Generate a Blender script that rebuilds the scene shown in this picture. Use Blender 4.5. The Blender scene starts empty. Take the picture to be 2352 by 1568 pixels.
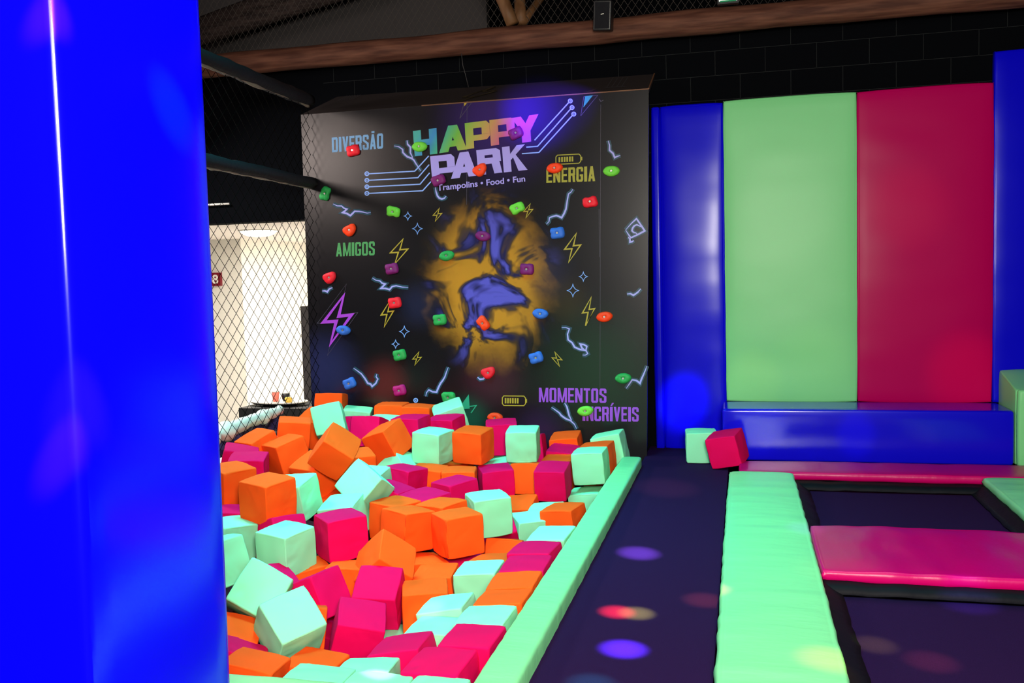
import bpy, bmesh, math, random
from mathutils import Vector, Matrix, Quaternion, noise
random.seed(7)
S = bpy.context.scene
COL = S.collection
PI = math.pi

# ---------------------------------------------------------------- camera
W, H_, F = 2352.0, 1568.0, 2150.0
CAMH = 1.45
_d = Vector((1704 - W / 2, H_ / 2 - 632, F)).normalized()        # room depth, seen from the camera
_ux, _uy = -0.026, 1.0
_u = Vector((_ux, _uy, -(_ux * _d.x + _uy * _d.y) / _d.z)).normalized()
_r = _u.cross(_d)
if _r.x < 0: _r = -_r
RW = Matrix((_r, _d, _u))                                        # camera (x right, y up, z forward) -> room
EYE = Vector((0, 0, CAMH))
cam = bpy.data.cameras.new('camera')
cam.sensor_width = 36.0; cam.lens = 36.0 * F / W
cam.clip_start = 0.05; cam.clip_end = 100
camo = bpy.data.objects.new('camera', cam); COL.objects.link(camo)
cr = RW @ Vector((1, 0, 0)); cu = RW @ Vector((0, 1, 0)); cf = RW @ Vector((0, 0, 1))
m3 = Matrix((cr, cu, -cf)).transposed()
camo.matrix_world = Matrix.Translation(EYE) @ m3.to_4x4()
S.camera = camo

def ray(px, py):
    return (RW @ Vector((px - W / 2, H_ / 2 - py, F))).normalized()
def at_y(px, py, y):
    v = ray(px, py); return EYE + v * (y / v.y)
def at_z(px, py, z):
    v = ray(px, py); return EYE + v * ((z - CAMH) / v.z)
def at_x(px, py, x):
    v = ray(px, py); return EYE + v * (x / v.x)

# ---------------------------------------------------------------- light and exposure
S.view_settings.view_transform = 'Standard'
S.view_settings.look = 'None'
S.view_settings.gamma = 1.0
S.view_settings.use_curve_mapping = False
S.view_settings.exposure = 0.0
wd = bpy.data.worlds.new('world'); S.world = wd; wd.use_nodes = True
bg = wd.node_tree.nodes['Background']
bg.inputs[0].default_value = (0.35, 0.32, 0.5, 1); bg.inputs[1].default_value = 0.018

def area(name, loc, target, size, power, color, size_y=None, spread=None):
    l = bpy.data.lights.new(name, 'AREA'); l.energy = power; l.color = color
    l.size = size
    if size_y: l.shape = 'RECTANGLE'; l.size_y = size_y
    if spread: l.spread = math.radians(spread)
    o = bpy.data.objects.new(name, l); COL.objects.link(o)
    o.location = loc
    o.rotation_euler = (Vector(target) - Vector(loc)).to_track_quat('-Z', 'Y').to_euler()
    return o
def spot(name, loc, target, power, color, deg, blend=0.6, rad=0.01):
    l = bpy.data.lights.new(name, 'SPOT'); l.energy = power; l.color = color
    l.spot_size = math.radians(deg); l.spot_blend = blend; l.shadow_soft_size = rad
    o = bpy.data.objects.new(name, l); COL.objects.link(o); o.location = loc
    o.rotation_euler = (Vector(target) - Vector(loc)).to_track_quat('-Z', 'Y').to_euler()
    return o

area('camera_key_light', (0.35, -0.35, 2.15), (-1.2, 6.0, 0.6), 0.8, 425, (1.0, 0.93, 0.80))  # unseen warm key light added just above the camera
area('rear_fill_light', (1.0, -3.6, 3.4), (-1.0, 6.0, 0.6), 1.4, 110, (1.0, 0.92, 0.80))  # unseen fill added behind the camera to even out the key
area('pit_stage_light', (-2.1, 5.2, 4.6), (-2.1, 5.5, 0.0), 1.6, 112, (0.10, 0.82, 0.85), None, 80)
area('trampoline_stage_light', (0.9, 3.9, 4.6), (0.9, 4.6, 0.0), 1.4, 24, (0.25, 0.75, 0.70), None, 80)
area('left_hall_lamp', (-5.9, 2.6, 3.3), (-3.2, 7.2, 1.6), 0.9, 60, (1.0, 0.82, 0.74))
area('net_side_fill', (-5.3, 6.8, 3.0), (-3.8, 6.0, 0.2), 0.5, 95, (1.0, 0.95, 0.9))  # unseen fill added beyond the net, brightens the roll and nearby cubes

# disco light: narrow coloured beams from one fixture over the trampolines
DISCO = Vector((0.9, 2.6, 3.9))
def beam(px, py, surf, val, color, power, rad, blend=0.7):
    p = {'z': at_z, 'y': at_y, 'x': at_x}[surf](px, py, val)
    d = (p - DISCO).length
    spot('disco_beam', DISCO, p, power * d * d, color, math.degrees(2 * math.atan(rad / d)), blend)
for b in (
    (1467, 1270, 'z', 0, (0.45, 0.40, 1.0), 664, 0.131, 1.0), (1418, 1405, 'z', 0, (1.0, .05, .03), 2106, 0.092, 1.0),
    (1462, 1408, 'z', 0, (.40, 1.0, .05), 1342, 0.092, 1.0), (1432, 1490, 'z', 0, (.18, .10, 1.0), 1985, 0.109, 1.0),
    (1618, 1378, 'z', 0, (1.0, .40, .12), 160, 0.116, 1.0), (1358, 1570, 'z', 0, (.02, .7, .30), 368, 0.109, 1.0),
    (1905, 1517, 'z', .06, (1.0, .55, .0), 64, 0.149, 1.0), (2010, 1475, 'z', -.03, (.6, 1.0, .1), 160, 0.109, 1.0),
    (2140, 1510, 'z', -.03, (.9, .3, .15), 104, 0.124, 1.0), (2225, 1382, 'z', -.03, (.3, .2, 1.0), 88, 0.155, 1.0),
    (1530, 1120, 'z', 0, (.9, .6, .3), 44, 0.271, 1.0),
    (1725, 880, 'y', 7.93, (1.0, .60, .0), 8, 0.312, 1.0), (1865, 835, 'y', 7.93, (1.0, .85, .2), 3, 0.390, 1.0),
    (2225, 862, 'y', 7.93, (1.0, .22, .02), 11, 0.390, 1.0), (2085, 470, 'y', 7.93, (1.0, .05, .05), 4, 0.390, 1.0),
    (1570, 918, 'y', 7.93, (.35, .03, 1.0), 84, 0.260, 1.0), (1745, 975, 'y', 7.5, (.05, .3, 1.0), 10, 0.250, .95),
    (1965, 1000, 'y', 7.5, (.25, .1, 1.0), 14, 0.180, .9), (1262, 236, 'y', 7.58, (.10, .03, 1.0), 250, 0.420, 1.0),
    (1850, 1215, 'z', .06, (.4, .1, 1.0), 26, 0.130, .9), (1925, 1312, 'z', .06, (.9, .6, .2), 7, 0.250, .9),
): beam(b[0], b[1], b[2], b[3], b[4], b[5], b[6], b[7])
DISCO = Vector((0.6, 0.2, 3.7))
for b in ((872, 1530, 'z', -.05, (1, .95, .9), 110, .085, .8), (980, 1385, 'z', -.1, (1, .85, .6), 34, .11, .95),
          (110, 62, 'x', -1.33, (1.0, .12, .7), 4500, .05, 1.0), (152, 1010, 'x', -1.31, (1.0, .15, .7), 4000, .055, 1.0),
          (185, 925, 'x', -1.30, (.7, .3, 1.0), 1500, .075, 1.0), (395, 260, 'x', -1.30, (.0, 1.0, .6), 2000, .08, 1.0),
          (1175, 968, 'y', 6.7, (.4, .05, .6), 6, .2, .9)):
    beam(*b)

# ---------------------------------------------------------------- materials
def mat(name, col, rough=0.6, spec=0.4, metal=0.0, bump=None, bscale=200, bstretch=None, coat=0.0, emit=None, estr=1.0, var=None):
    m = bpy.data.materials.new(name); m.use_nodes = True
    nt = m.node_tree; b = nt.nodes['Principled BSDF']
    b.inputs['Base Color'].default_value = (*col, 1); b.inputs['Roughness'].default_value = rough
    b.inputs['Specular IOR Level'].default_value = spec; b.inputs['Metallic'].default_value = metal
    b.inputs['Coat Weight'].default_value = coat
    if emit: b.inputs['Emission Color'].default_value = (*emit, 1); b.inputs['Emission Strength'].default_value = estr
    if bump or var:
        tc = nt.nodes.new('ShaderNodeTexCoord'); mp = nt.nodes.new('ShaderNodeMapping')
        nt.links.new(tc.outputs['Object'], mp.inputs[0])
        if bstretch: mp.inputs['Scale'].default_value = bstretch
        n = nt.nodes.new('ShaderNodeTexNoise'); n.inputs['Scale'].default_value = bscale; n.inputs['Detail'].default_value = 4
        nt.links.new(mp.outputs[0], n.inputs['Vector'])
        if bump:
            bp = nt.nodes.new('ShaderNodeBump'); bp.inputs['Strength'].default_value = bump; bp.inputs['Distance'].default_value = 0.01
            nt.links.new(n.outputs[0], bp.inputs['Height']); nt.links.new(bp.outputs[0], b.inputs['Normal'])
        if var:
            rp = nt.nodes.new('ShaderNodeValToRGB'); rp.color_ramp.elements[0].position = .35; rp.color_ramp.elements[1].position = .7
            rp.color_ramp.elements[0].color = (*col, 1); rp.color_ramp.elements[1].color = (*var, 1)
            nt.links.new(n.outputs[0], rp.inputs[0]); nt.links.new(rp.outputs[0], b.inputs['Base Color'])
    return m
M = {}
M['O'] = mat('orange_fabric', (1.0, .085, .006), .85, .12, bump=.08, bscale=900)
M['M'] = mat('mint_fabric', (.28, .74, .44), .85, .12, bump=.08, bscale=900)
M['P'] = mat('pink_fabric', (.72, .0, .085), .85, .10, bump=.08, bscale=900)
M['blue'] = mat('blue_vinyl', (.005, .003, .62), .17, .34, bump=.008, bscale=6)
M['bluepost'] = mat('blue_post_vinyl', (.0008, .0004, .62), .17, .34, bump=.008, bscale=6)
M['bluepad'] = mat('blue_pad_vinyl', (.0022, .0011, .64), .22, .15, bump=.015, bscale=6)
M['seam'] = mat('orange_seam', (.72, .045, .004), .85, .1)
M['green'] = mat('lime_vinyl', (.19, .62, .25), .38, .22, bump=.03, bscale=6)
M['greenpad'] = mat('lime_pad_vinyl', (.225, .66, .30), .42, .28, bump=.7, bscale=4, bstretch=(.6, 1.9, 1))
M['pink'] = mat('magenta_vinyl', (.42, .0, .085), .32, .06, bump=.03, bscale=6)
M['pinkpad'] = mat('magenta_pad_vinyl', (.50, .0, .11), .34, .22, bump=.5, bscale=4, bstretch=(1.9, .7, 1))
M['mat'] = mat('jumping_mat_weave', (.013, .0028, .028), .9, .06, bump=.35, bscale=420, var=(.026, .0060, .050))
M['skirt'] = mat('black_skirt_vinyl', (.003, .003, .006), .6, .10, bump=.4, bscale=14)
M['black'] = mat('black_wall_paint', (.0012, .0015, .0026), .9, .05)
M['blackpad'] = mat('black_foam_sleeve', (.012, .011, .016), .6, .3, bump=.5, bscale=25)
M['silver'] = mat('silver_tape', (.20, .16, .13), .35, .6, bump=.5, bscale=40)
M['net'] = mat('black_netting', (.0025, .0022, .002), .95, .02)
M['white'] = mat('white_plaster', (.82, .79, .72), .8, .2)
M['ceil'] = mat('white_ceiling', (.80, .74, .70), .9, .1)
M['lamp'] = mat('lamp_glass', (1, 1, 1), .5, .2, emit=(1, .97, .9), estr=9)
M['wood'] = mat('log_wood', (.060, .021, .014), .7, .15, bump=.5, bscale=3, bstretch=(1.0, 9, 9), var=(.145, .058, .036))
M['wood2'] = mat('post_wood', (.10, .042, .015), .6, .3, bump=.4, bscale=3, bstretch=(6, 6, 1), var=(.17, .08, .035))
M['grey'] = mat('grey_panel', (.055, .050, .052), .8, .2)
M['pit'] = mat('pit_lining', (.05, .006, .012), .9, .1)
M['table'] = mat('black_table', (.006, .006, .008), .5, .4)
M['cloth'] = mat('white_crumpled_cloth', (.80, .76, .70), .8, .2, bump=.6, bscale=14)
M['purple'] = mat('purple_plastic_sheet', (.05, .035, .11), .35, .5, bump=1.0, bscale=14)
M['plastic'] = mat('black_plastic', (.012, .012, .014), .4, .4)
M['bolt'] = mat('steel_bolt', (.6, .58, .56), .3, .5, metal=.8)
HOLD = {'red': (.85, .012, .03), 'orange': (.95, .05, .006), 'lime': (.16, .62, .05), 'green': (.02, .32, .07), 'purple': (.19, .008, .14), 'magenta': (.45, .006, .16), 'blue': (.03, .14, .62)}
for k, c in HOLD.items(): M['hold_' + k] = mat(k + '_hold_resin', c, .55, .3, bump=.15, bscale=120)

# ---------------------------------------------------------------- building helpers
def tag(o, label=None, cat=None, group=None, kind=None):
    if label: o['label'] = label
    if cat: o['category'] = cat
    if group: o['group'] = group
    if kind: o['kind'] = kind
    return o
def thing(name, label, cat, loc=(0, 0, 0), group=None):
    o = bpy.data.objects.new(name, None); COL.objects.link(o); o.location = loc; o.empty_display_size = .1
    return tag(o, label, cat, group)
class MB:
    def __init__(s): s.v = []; s.f = []
    def add(s, verts, faces):
        n = len(s.v); s.v += [tuple(v) for v in verts]; s.f += [tuple(i + n for i in f) for f in faces]; return s
    def box(s, a, b):
        x0, y0, z0 = a; x1, y1, z1 = b
        return s.add([(x0, y0, z0), (x1, y0, z0), (x1, y1, z0), (x0, y1, z0), (x0, y0, z1), (x1, y0, z1), (x1, y1, z1), (x0, y1, z1)],
                     [(0, 3, 2, 1), (4, 5, 6, 7), (0, 1, 5, 4), (1, 2, 6, 5), (2, 3, 7, 6), (3, 0, 4, 7)])
    def tube(s, pts, rad, n=8, caps=True):
        pts = [Vector(p) for p in pts]; k = len(pts)
        rads = rad if isinstance(rad, (list, tuple)) else [rad] * k
        vs = []; up = Vector((0, 0, 1))
        for i, p in enumerate(pts):
            t = (pts[min(i + 1, k - 1)] - pts[max(i - 1, 0)]).normalized()
            a = t.cross(up)
            if a.length < 1e-3: a = t.cross(Vector((1, 0, 0)))
            a.normalize(); b = t.cross(a)
            for j in range(n):
                w = 2 * PI * j / n; vs.append(p + (a * math.cos(w) + b * math.sin(w)) * rads[i])
        fs = [(i * n + j, i * n + (j + 1) % n, (i + 1) * n + (j + 1) % n, (i + 1) * n + j) for i in range(k - 1) for j in range(n)]
        if caps: fs += [tuple(range(n))[::-1], tuple((k - 1) * n + j for j in range(n))]
        return s.add(vs, fs)
    def lathe(s, prof, c, n=24):
        vs = []; fs = []; c = Vector(c)
        for r, z in prof:
            for j in range(n):
                w = 2 * PI * j / n; vs.append(c + Vector((r * math.cos(w), r * math.sin(w), z)))
        for i in range(len(prof) - 1):
            for j in range(n): fs.append((i * n + j, i * n + (j + 1) % n, (i + 1) * n + (j + 1) % n, (i + 1) * n + j))
        fs += [tuple(range(n))[::-1], tuple((len(prof) - 1) * n + j for j in range(n))]
        return s.add(vs, fs)
    def mesh(s, name, m, smooth=False):
        me = bpy.data.meshes.new(name); me.from_pydata(s.v, [], s.f); me.update()
        bm = bmesh.new(); bm.from_mesh(me); bmesh.ops.recalc_face_normals(bm, faces=bm.faces); bm.to_mesh(me); bm.free()
        if m: me.materials.append(m)
        if smooth:
            for p in me.polygons: p.use_smooth = True
        return me
    def build(s, name, m, parent=None, smooth=False, local=False):
        """one mesh object; vertices are given in room coordinates unless local"""
        if parent and not local:
            o0 = Vector((0, 0, 0)); q = parent
            while q: o0 += q.location; q = q.parent
            s.v = [tuple(Vector(v) - o0) for v in s.v]
        me = s.mesh(name, m, smooth)
        o = bpy.data.objects.new(name, me); COL.objects.link(o)
        if parent: o.parent = parent
        return o
def axis_pts(h, r, n, k=3):
    a = [-h + r - r * math.tan(PI / 4 * (1 - i / k)) for i in range(k)]
    mid = [-(h - r) + 2 * (h - r) * i / n for i in range(n + 1)]
    return a + mid + [-x for x in a[::-1]]
def rbox(hx, hy, hz, r, n, disp=None, center=(0, 0, 0)):
    """soft-edged block with a dense surface; disp(p, n) moves each surface point along its normal"""
    mb = MB(); ax = [axis_pts(h, r, k) for h, k in zip((hx, hy, hz), n)]
    h = (hx, hy, hz); idx = {}; vs = []
    def vert(p):
        key = tuple(round(c, 5) for c in p)
        if key in idx: return idx[key]
        q = [max(-(h[i] - r), min(h[i] - r, p[i])) for i in range(3)]
        d = Vector([p[i] - q[i] for i in range(3)])
        nn = d.normalized()
        P = Vector(q) + nn * r
        if disp: P = P + nn * disp(P, nn)
        idx[key] = len(vs); vs.append(P + Vector(center)); return idx[key]
    for a in range(3):
        b, c = (a + 1) % 3, (a + 2) % 3
        for sgn in (-1, 1):
            for i in range(len(ax[b]) - 1):
                for j in range(len(ax[c]) - 1):
                    qd = []
                    for (ii, jj) in ((i, j), (i + 1, j), (i + 1, j + 1), (i, j + 1)):
                        p = [0, 0, 0]; p[a] = sgn * h[a]; p[b] = ax[b][ii]; p[c] = ax[c][jj]; qd.append(vert(p))
                    mb.f.append(tuple(qd if sgn > 0 else qd[::-1]))
    mb.v = [tuple(v) for v in vs]
    return mb
def puff(h, amt, wr=0.0, ws=4.0, stretch=(1, 1, 1), seed=0):
    def f(p, n):
        g = 1
        for i in range(3):
            if abs(n[i]) < .5: g *= max(0, 1 - (p[i] / h[i]) ** 4)
        q = Vector((p.x * stretch[0] * ws + seed, p.y * stretch[1] * ws, p.z * stretch[2] * ws))
        return amt * g + wr * noise.noise(q)
    return f
def pad(name, a, b, m, r=.02, n=(8, 8, 4), amt=.006, wr=.002, ws=5, stretch=(1, 1, 1), parent=None, seed=0):
    c = [(a[i] + b[i]) / 2 for i in range(3)]; h = [(b[i] - a[i]) / 2 for i in range(3)]
    mb = rbox(*h, min(r, min(h) * .95), n, puff(h, amt, wr, ws, stretch, seed))
    if parent:
        o = mb.build(name, m, parent, True, local=True)
        o.location = Vector(c) - parent.location
    else:
        o = mb.build(name, m, None, True); o.location = c
    return o
def struct(name, mb, m): return tag(mb.build(name, m), kind='structure')
CUBES = [
    ('orange foam cube, highest of the pile, standing against the climbing wall near the net', 'foam cubes in the pit', 'O', -3.4242, 7.3575, 0.4144, 0.9916, -0.0777, 0.0083, 0.1035, 0.2342),
    ('orange foam cube leaning behind the upright mint cube below the highest orange cube', 'foam cubes in the pit', 'O', -3.3244, 6.8219, 0.3153, 0.9717, 0.1295, 0.1959, 0.0242, 0.2326),
    ('upright mint foam cube directly in front of the highest orange cube', 'foam cubes in the pit', 'M', -3.0955, 6.6161, 0.4134, 0.9668, -0.1406, -0.1324, 0.1675, 0.2269),
    ('mint foam cube against the climbing wall just right of the highest orange cube', 'foam cubes in the pit', 'M', -3.1878, 7.3477, 0.2920, 0.9869, 0.0249, 0.0705, 0.1428, 0.2317),
    ('flat-topped orange foam cube close to the net, left of the upright mint cube', 'foam cubes in the pit', 'O', -3.2531, 6.3239, 0.3503, 0.9722, 0.0178, 0.0635, 0.2246, 0.2325),
    ('tilted orange foam cube by the net, just behind two overlapping pink cubes', 'foam cubes in the pit', 'O', -3.4039, 6.0729, 0.2883, 0.9594, 0.1700, -0.0433, -0.2209, 0.2170),
    ('rear one of two overlapping pink foam cubes between the blue post and net', 'foam cubes in the pit', 'P', -3.3840, 5.7529, 0.2391, 0.9618, 0.0144, 0.1271, 0.2421, 0.2282),
    ('front one of two overlapping pink foam cubes between the blue post and net', 'foam cubes in the pit', 'P', -3.2092, 5.5713, 0.2202, 0.9831, 0.0395, 0.0355, 0.1755, 0.2355),
    ('mint foam cube showing only a sliver between two orange cubes near the net', 'foam cubes in the pit', 'M', -3.4084, 6.4893, 0.1511, 0.9815, -0.1133, -0.0367, 0.1497, 0.2293),
    ('orange foam cube tipped forward, between the flat-topped orange cube and the edge-balanced one', 'foam cubes in the pit', 'O', -3.1607, 6.0228, 0.2571, 0.8783, 0.0457, -0.1203, 0.4604, 0.2290),
    ('orange foam cube half hidden by the blue post, behind the big two-sided orange cube', 'foam cubes in the pit', 'O', -3.1728, 5.2860, 0.2051, 0.8571, 0.0411, 0.0207, 0.5131, 0.2361),
    ('big orange foam cube showing two equal sides, nearest such cube to the blue post', 'foam cubes in the pit', 'O', -2.7421, 4.9711, 0.2044, 0.9835, 0.0394, 0.0242, -0.1748, 0.2363),
    ('mint foam cube with a sloping side leaning on the big two-sided orange cube', 'foam cubes in the pit', 'M', -2.6912, 5.2117, 0.1518, 0.9948, 0.0866, -0.0431, -0.0325, 0.2312),
    ('orange foam cube balanced on one edge like a diamond, above the diamond-tilted mint cube', 'foam cubes in the pit', 'O', -2.6410, 5.7023, 0.3511, 0.9122, 0.1803, 0.3451, 0.1274, 0.2340),
    ('tilted orange foam cube touching the right corner of the diamond-like orange cube', 'foam cubes in the pit', 'O', -2.5732, 6.4929, 0.2805, 0.9609, 0.1292, -0.1818, -0.1643, 0.2368),
    ('mint foam cube tilted like a diamond under the diamond-like orange cube', 'foam cubes in the pit', 'M', -2.3433, 5.4873, 0.1677, 0.9248, -0.2225, 0.2959, -0.0872, 0.2314),
    ('mint foam cube showing a small corner behind the upper diamond-tilted mint cube', 'foam cubes in the pit', 'M', -2.4668, 5.8582, 0.0789, 0.9918, 0.1114, 0.0037, -0.0620, 0.2281),
    ('orange foam cube wedged under the lower tip of the diamond-like orange cube', 'foam cubes in the pit', 'O', -2.8356, 5.8175, 0.1713, 0.8029, 0.1227, -0.1631, 0.5600, 0.2325),
    ('mint foam cube lying under the upper diamond-tilted mint cube, behind a large pink one', 'foam cubes in the pit', 'M', -2.3933, 5.2764, 0.0196, 0.9935, 0.0974, -0.0559, 0.0172, 0.2317),
    ('large upright pink foam cube between a two-sided mint cube and the orange trio', 'foam cubes in the pit', 'P', -2.2405, 4.8810, 0.0300, 0.9222, 0.0187, -0.0056, -0.3862, 0.2354),
    ('pink foam cube peeking out under the right foot of the big two-sided orange cube', 'foam cubes in the pit', 'P', -2.6447, 4.9248, -0.0214, 0.8351, -0.1802, -0.0517, 0.5171, 0.2281),
    ('pink foam cube showing a strip under the orange cube beside the blue post', 'foam cubes in the pit', 'P', -3.0124, 5.0626, -0.0059, 0.9902, -0.0105, 0.0345, 0.1351, 0.2298),
    ('mint foam cube showing two equal sides, just below the big two-sided orange cube', 'foam cubes in the pit', 'M', -2.4833, 4.6813, -0.0052, 0.9865, 0.0346, 0.0132, -0.1595, 0.2314),
    ('mint foam cube between the blue post and the two-sided mint cube, rear of two', 'foam cubes in the pit', 'M', -2.9065, 4.8158, -0.0095, 0.8713, 0.0150, 0.0611, 0.4867, 0.2204),
    ('mint foam cube cut by the blue post, its broad face below the rear mint one', 'foam cubes in the pit', 'M', -2.6967, 4.3500, 0.0057, 0.8979, -0.0599, -0.1091, 0.4223, 0.2364),
    ('large leaning mint foam cube beside the blue post, behind the nearest tilted mint cube', 'foam cubes in the pit', 'M', -2.3601, 4.1585, -0.0783, 0.8598, 0.4298, 0.2734, -0.0365, 0.2364),
    ('nearest big tilted mint foam cube, standing on one corner low beside the blue post', 'foam cubes in the pit', 'M', -2.0905, 3.9450, -0.1530, 0.8952, 0.1897, 0.3017, -0.2677, 0.2359),
    ('orange foam cube showing a narrow side behind the nearest tilted mint cube', 'foam cubes in the pit', 'O', -2.1440, 4.1827, -0.2491, 0.9640, -0.1409, 0.0398, 0.2218, 0.2160),
    ('pink foam cube showing one corner between the two-sided and the leaning mint cube', 'foam cubes in the pit', 'P', -2.4590, 4.4404, -0.1787, 0.7010, -0.5284, -0.2284, 0.4209, 0.2246),
    ('tilted pink foam cube behind a staggered pair of pink cubes, right of leaning mint one', 'foam cubes in the pit', 'P', -2.1878, 4.4379, -0.1848, 0.7686, -0.1713, -0.1285, 0.6028, 0.2337),
    ('rear pink foam cube of the staggered pair in front of the roof-shaped orange cube', 'foam cubes in the pit', 'P', -1.8653, 4.5065, -0.1887, 0.9651, 0.2467, 0.0496, 0.0731, 0.2301),
    ('front pink foam cube of the staggered pair, with a darker lower face', 'foam cubes in the pit', 'P', -1.8508, 4.1769, -0.2532, 0.9625, 0.1196, 0.1533, 0.1891, 0.2340),
    ('orange foam cube standing on edge like a roof in the middle of the pit', 'foam cubes in the pit', 'O', -1.9082, 4.7084, -0.0783, 0.8237, -0.4405, -0.2609, -0.2436, 0.2332),
    ('leftmost cube of the orange trio in the pit middle, partly behind the others', 'foam cubes in the pit', 'O', -2.1147, 5.4186, -0.0160, 0.9793, -0.0017, 0.0156, -0.2020, 0.2357),
    ('middle cube of the orange trio, with a seam along its front edge', 'foam cubes in the pit', 'O', -1.9602, 5.2114, -0.0118, 0.9625, -0.0515, 0.0178, -0.2657, 0.2309),
    ('orange foam cube behind the orange trio, touching the upright mint cube beside them', 'foam cubes in the pit', 'O', -1.8199, 5.4447, -0.0171, 0.9772, 0.0073, -0.0218, -0.2113, 0.2336),
    ('right cube of the orange trio, standing nearest, with a vertical front seam', 'foam cubes in the pit', 'O', -1.6483, 5.2140, -0.0253, 0.9074, 0.0088, -0.0142, -0.4200, 0.2361),
    ('tall upright mint foam cube directly right of the orange trio', 'foam cubes in the pit', 'M', -1.5532, 5.5655, 0.0056, 0.9632, 0.0138, -0.0151, 0.2679, 0.2372),
    ('orange foam cube showing its back part under the upright mint cube beside the trio', 'foam cubes in the pit', 'O', -1.4585, 5.5642, -0.2707, 0.9852, -0.1442, 0.0249, 0.0897, 0.2275),
    ('orange foam cube lying low between the trio and the stacked pink pair at the edge', 'foam cubes in the pit', 'O', -1.3905, 5.0790, -0.2417, 0.9936, -0.0323, -0.0366, -0.1016, 0.2351),
    ('pink foam cube peeking out under the right foot of the mint cube beside the trio', 'foam cubes in the pit', 'P', -1.5770, 5.8487, -0.1850, 0.9004, 0.3724, -0.0400, 0.2212, 0.2315),
    ('orange foam cube lying low right behind the roof-shaped orange cube', 'foam cubes in the pit', 'O', -1.8504, 5.1402, -0.2799, 0.9330, -0.0091, 0.0495, 0.3563, 0.2311),
    ('orange foam cube lying between the roof-shaped cube and a mint cube, behind the rounded one', 'foam cubes in the pit', 'O', -1.6853, 4.9243, -0.2756, 0.9972, 0.0404, -0.0348, 0.0519, 0.2272),
    ('orange foam cube with rounded front top, right beside the rear staggered pink cube', 'foam cubes in the pit', 'O', -1.6193, 4.5336, -0.2398, 0.9859, 0.0117, -0.0033, 0.1670, 0.2351),
    ('mint foam cube with a visible front, left of the orange pair at the green edge', 'foam cubes in the pit', 'M', -1.3989, 4.8205, -0.2152, 0.9991, 0.0159, -0.0398, 0.0075, 0.2335),
    ('rear pink foam cube of the flat pair lying along the green pit edge', 'foam cubes in the pit', 'P', -1.1018, 4.8821, -0.1149, 0.9979, 0.0048, -0.0386, -0.0524, 0.2412),
    ('front pink foam cube of the flat pair, just before two orange ones at the edge', 'foam cubes in the pit', 'P', -1.0929, 4.6370, -0.1219, 0.9989, 0.0304, -0.0342, -0.0021, 0.2365),
    ('rear orange foam cube of the flat pair lying along the green pit edge', 'foam cubes in the pit', 'O', -1.0981, 4.4032, -0.1354, 0.9990, 0.0217, -0.0397, -0.0010, 0.2368),
    ('front orange foam cube of the flat pair, touching the mint cube at the edge', 'foam cubes in the pit', 'O', -1.0968, 4.1717, -0.1440, 0.9991, -0.0145, -0.0409, -0.0028, 0.2361),
    ('mint foam cube with a pale light spot on its sloping top', 'foam cubes in the pit', 'M', -1.4171, 4.3167, -0.2408, 0.9953, 0.0092, -0.0960, 0.0005, 0.2369),
    ('mint foam cube lying low between the light-spotted mint cube and a near pink one', 'foam cubes in the pit', 'M', -1.4102, 4.0816, -0.2666, 0.9997, -0.0012, -0.0215, -0.0115, 0.2324),
    ('flat mint foam cube at the green edge between orange and pink edge cubes', 'foam cubes in the pit', 'M', -1.1213, 3.9419, -0.1477, 0.9990, 0.0166, -0.0351, -0.0238, 0.2330),
    ('pink foam cube at the green edge, right below the flat mint edge cube', 'foam cubes in the pit', 'P', -1.1191, 3.7156, -0.1531, 0.9989, 0.0254, -0.0177, -0.0348, 0.2300),
    ('nearest pink foam cube, beside the near end of the green pit edge', 'foam cubes in the pit', 'P', -1.1856, 3.4876, -0.1804, 0.9985, 0.0232, -0.0301, -0.0382, 0.2434),
    ('pink foam cube tilted beside the staggered pair, left of the nearest pink cubes', 'foam cubes in the pit', 'P', -1.4758, 3.8418, -0.2667, 0.9952, -0.0113, -0.0954, 0.0200, 0.2408),
    ('mint foam cube with a white glare spot, left of the nearest pink cube', 'foam cubes in the pit', 'M', -1.5507, 3.5877, -0.2662, 0.9950, -0.0677, -0.0157, 0.0719, 0.2299),
    ('nearest mint foam cube behind the near edge pad, left of the glaring one', 'foam cubes in the pit', 'M', -1.6670, 3.3386, -0.2130, 0.9930, -0.0829, 0.0436, 0.0714, 0.2399),
    ('mint foam cube at the bottom of the picture, between two other mint tops', 'foam cubes in the pit', 'M', -1.3752, 3.2436, -0.1895, 0.9966, -0.0504, 0.0179, 0.0622, 0.2442),
    ('mint foam cube at the bottom, half under the nearest pink cube', 'foam cubes in the pit', 'M', -1.1359, 3.2469, -0.1771, 0.9997, -0.0200, -0.0103, -0.0110, 0.2227),
    ('nearest orange foam cube, low beside the blue post and the near edge pad', 'foam cubes in the pit', 'O', -2.0685, 3.5392, -0.2591, 0.9920, -0.0547, 0.1002, 0.0542, 0.2318),
    ('flat orange foam cube lying directly in front of the nearest tilted mint cube', 'foam cubes in the pit', 'O', -1.8962, 3.7887, -0.3443, 0.9987, -0.0050, 0.0448, -0.0244, 0.2296),
    ('pink foam cube showing a strip between the blue post and the nearest orange cube', 'foam cubes in the pit', 'P', -2.2606, 3.7328, -0.2904, 0.9564, -0.0765, 0.1744, 0.2212, 0.2271),
    ('orange foam cube low beside the blue post, under the large leaning mint cube', 'foam cubes in the pit', 'O', -2.3952, 3.9284, -0.2652, 0.9632, 0.0517, 0.1659, 0.2050, 0.2291),
    ('orange foam cube standing between the tilted pink cube and the roof-shaped orange cube', 'foam cubes in the pit', 'O', -2.1185, 4.6910, -0.1910, 0.9970, -0.0391, 0.0126, 0.0651, 0.2206),
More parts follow.
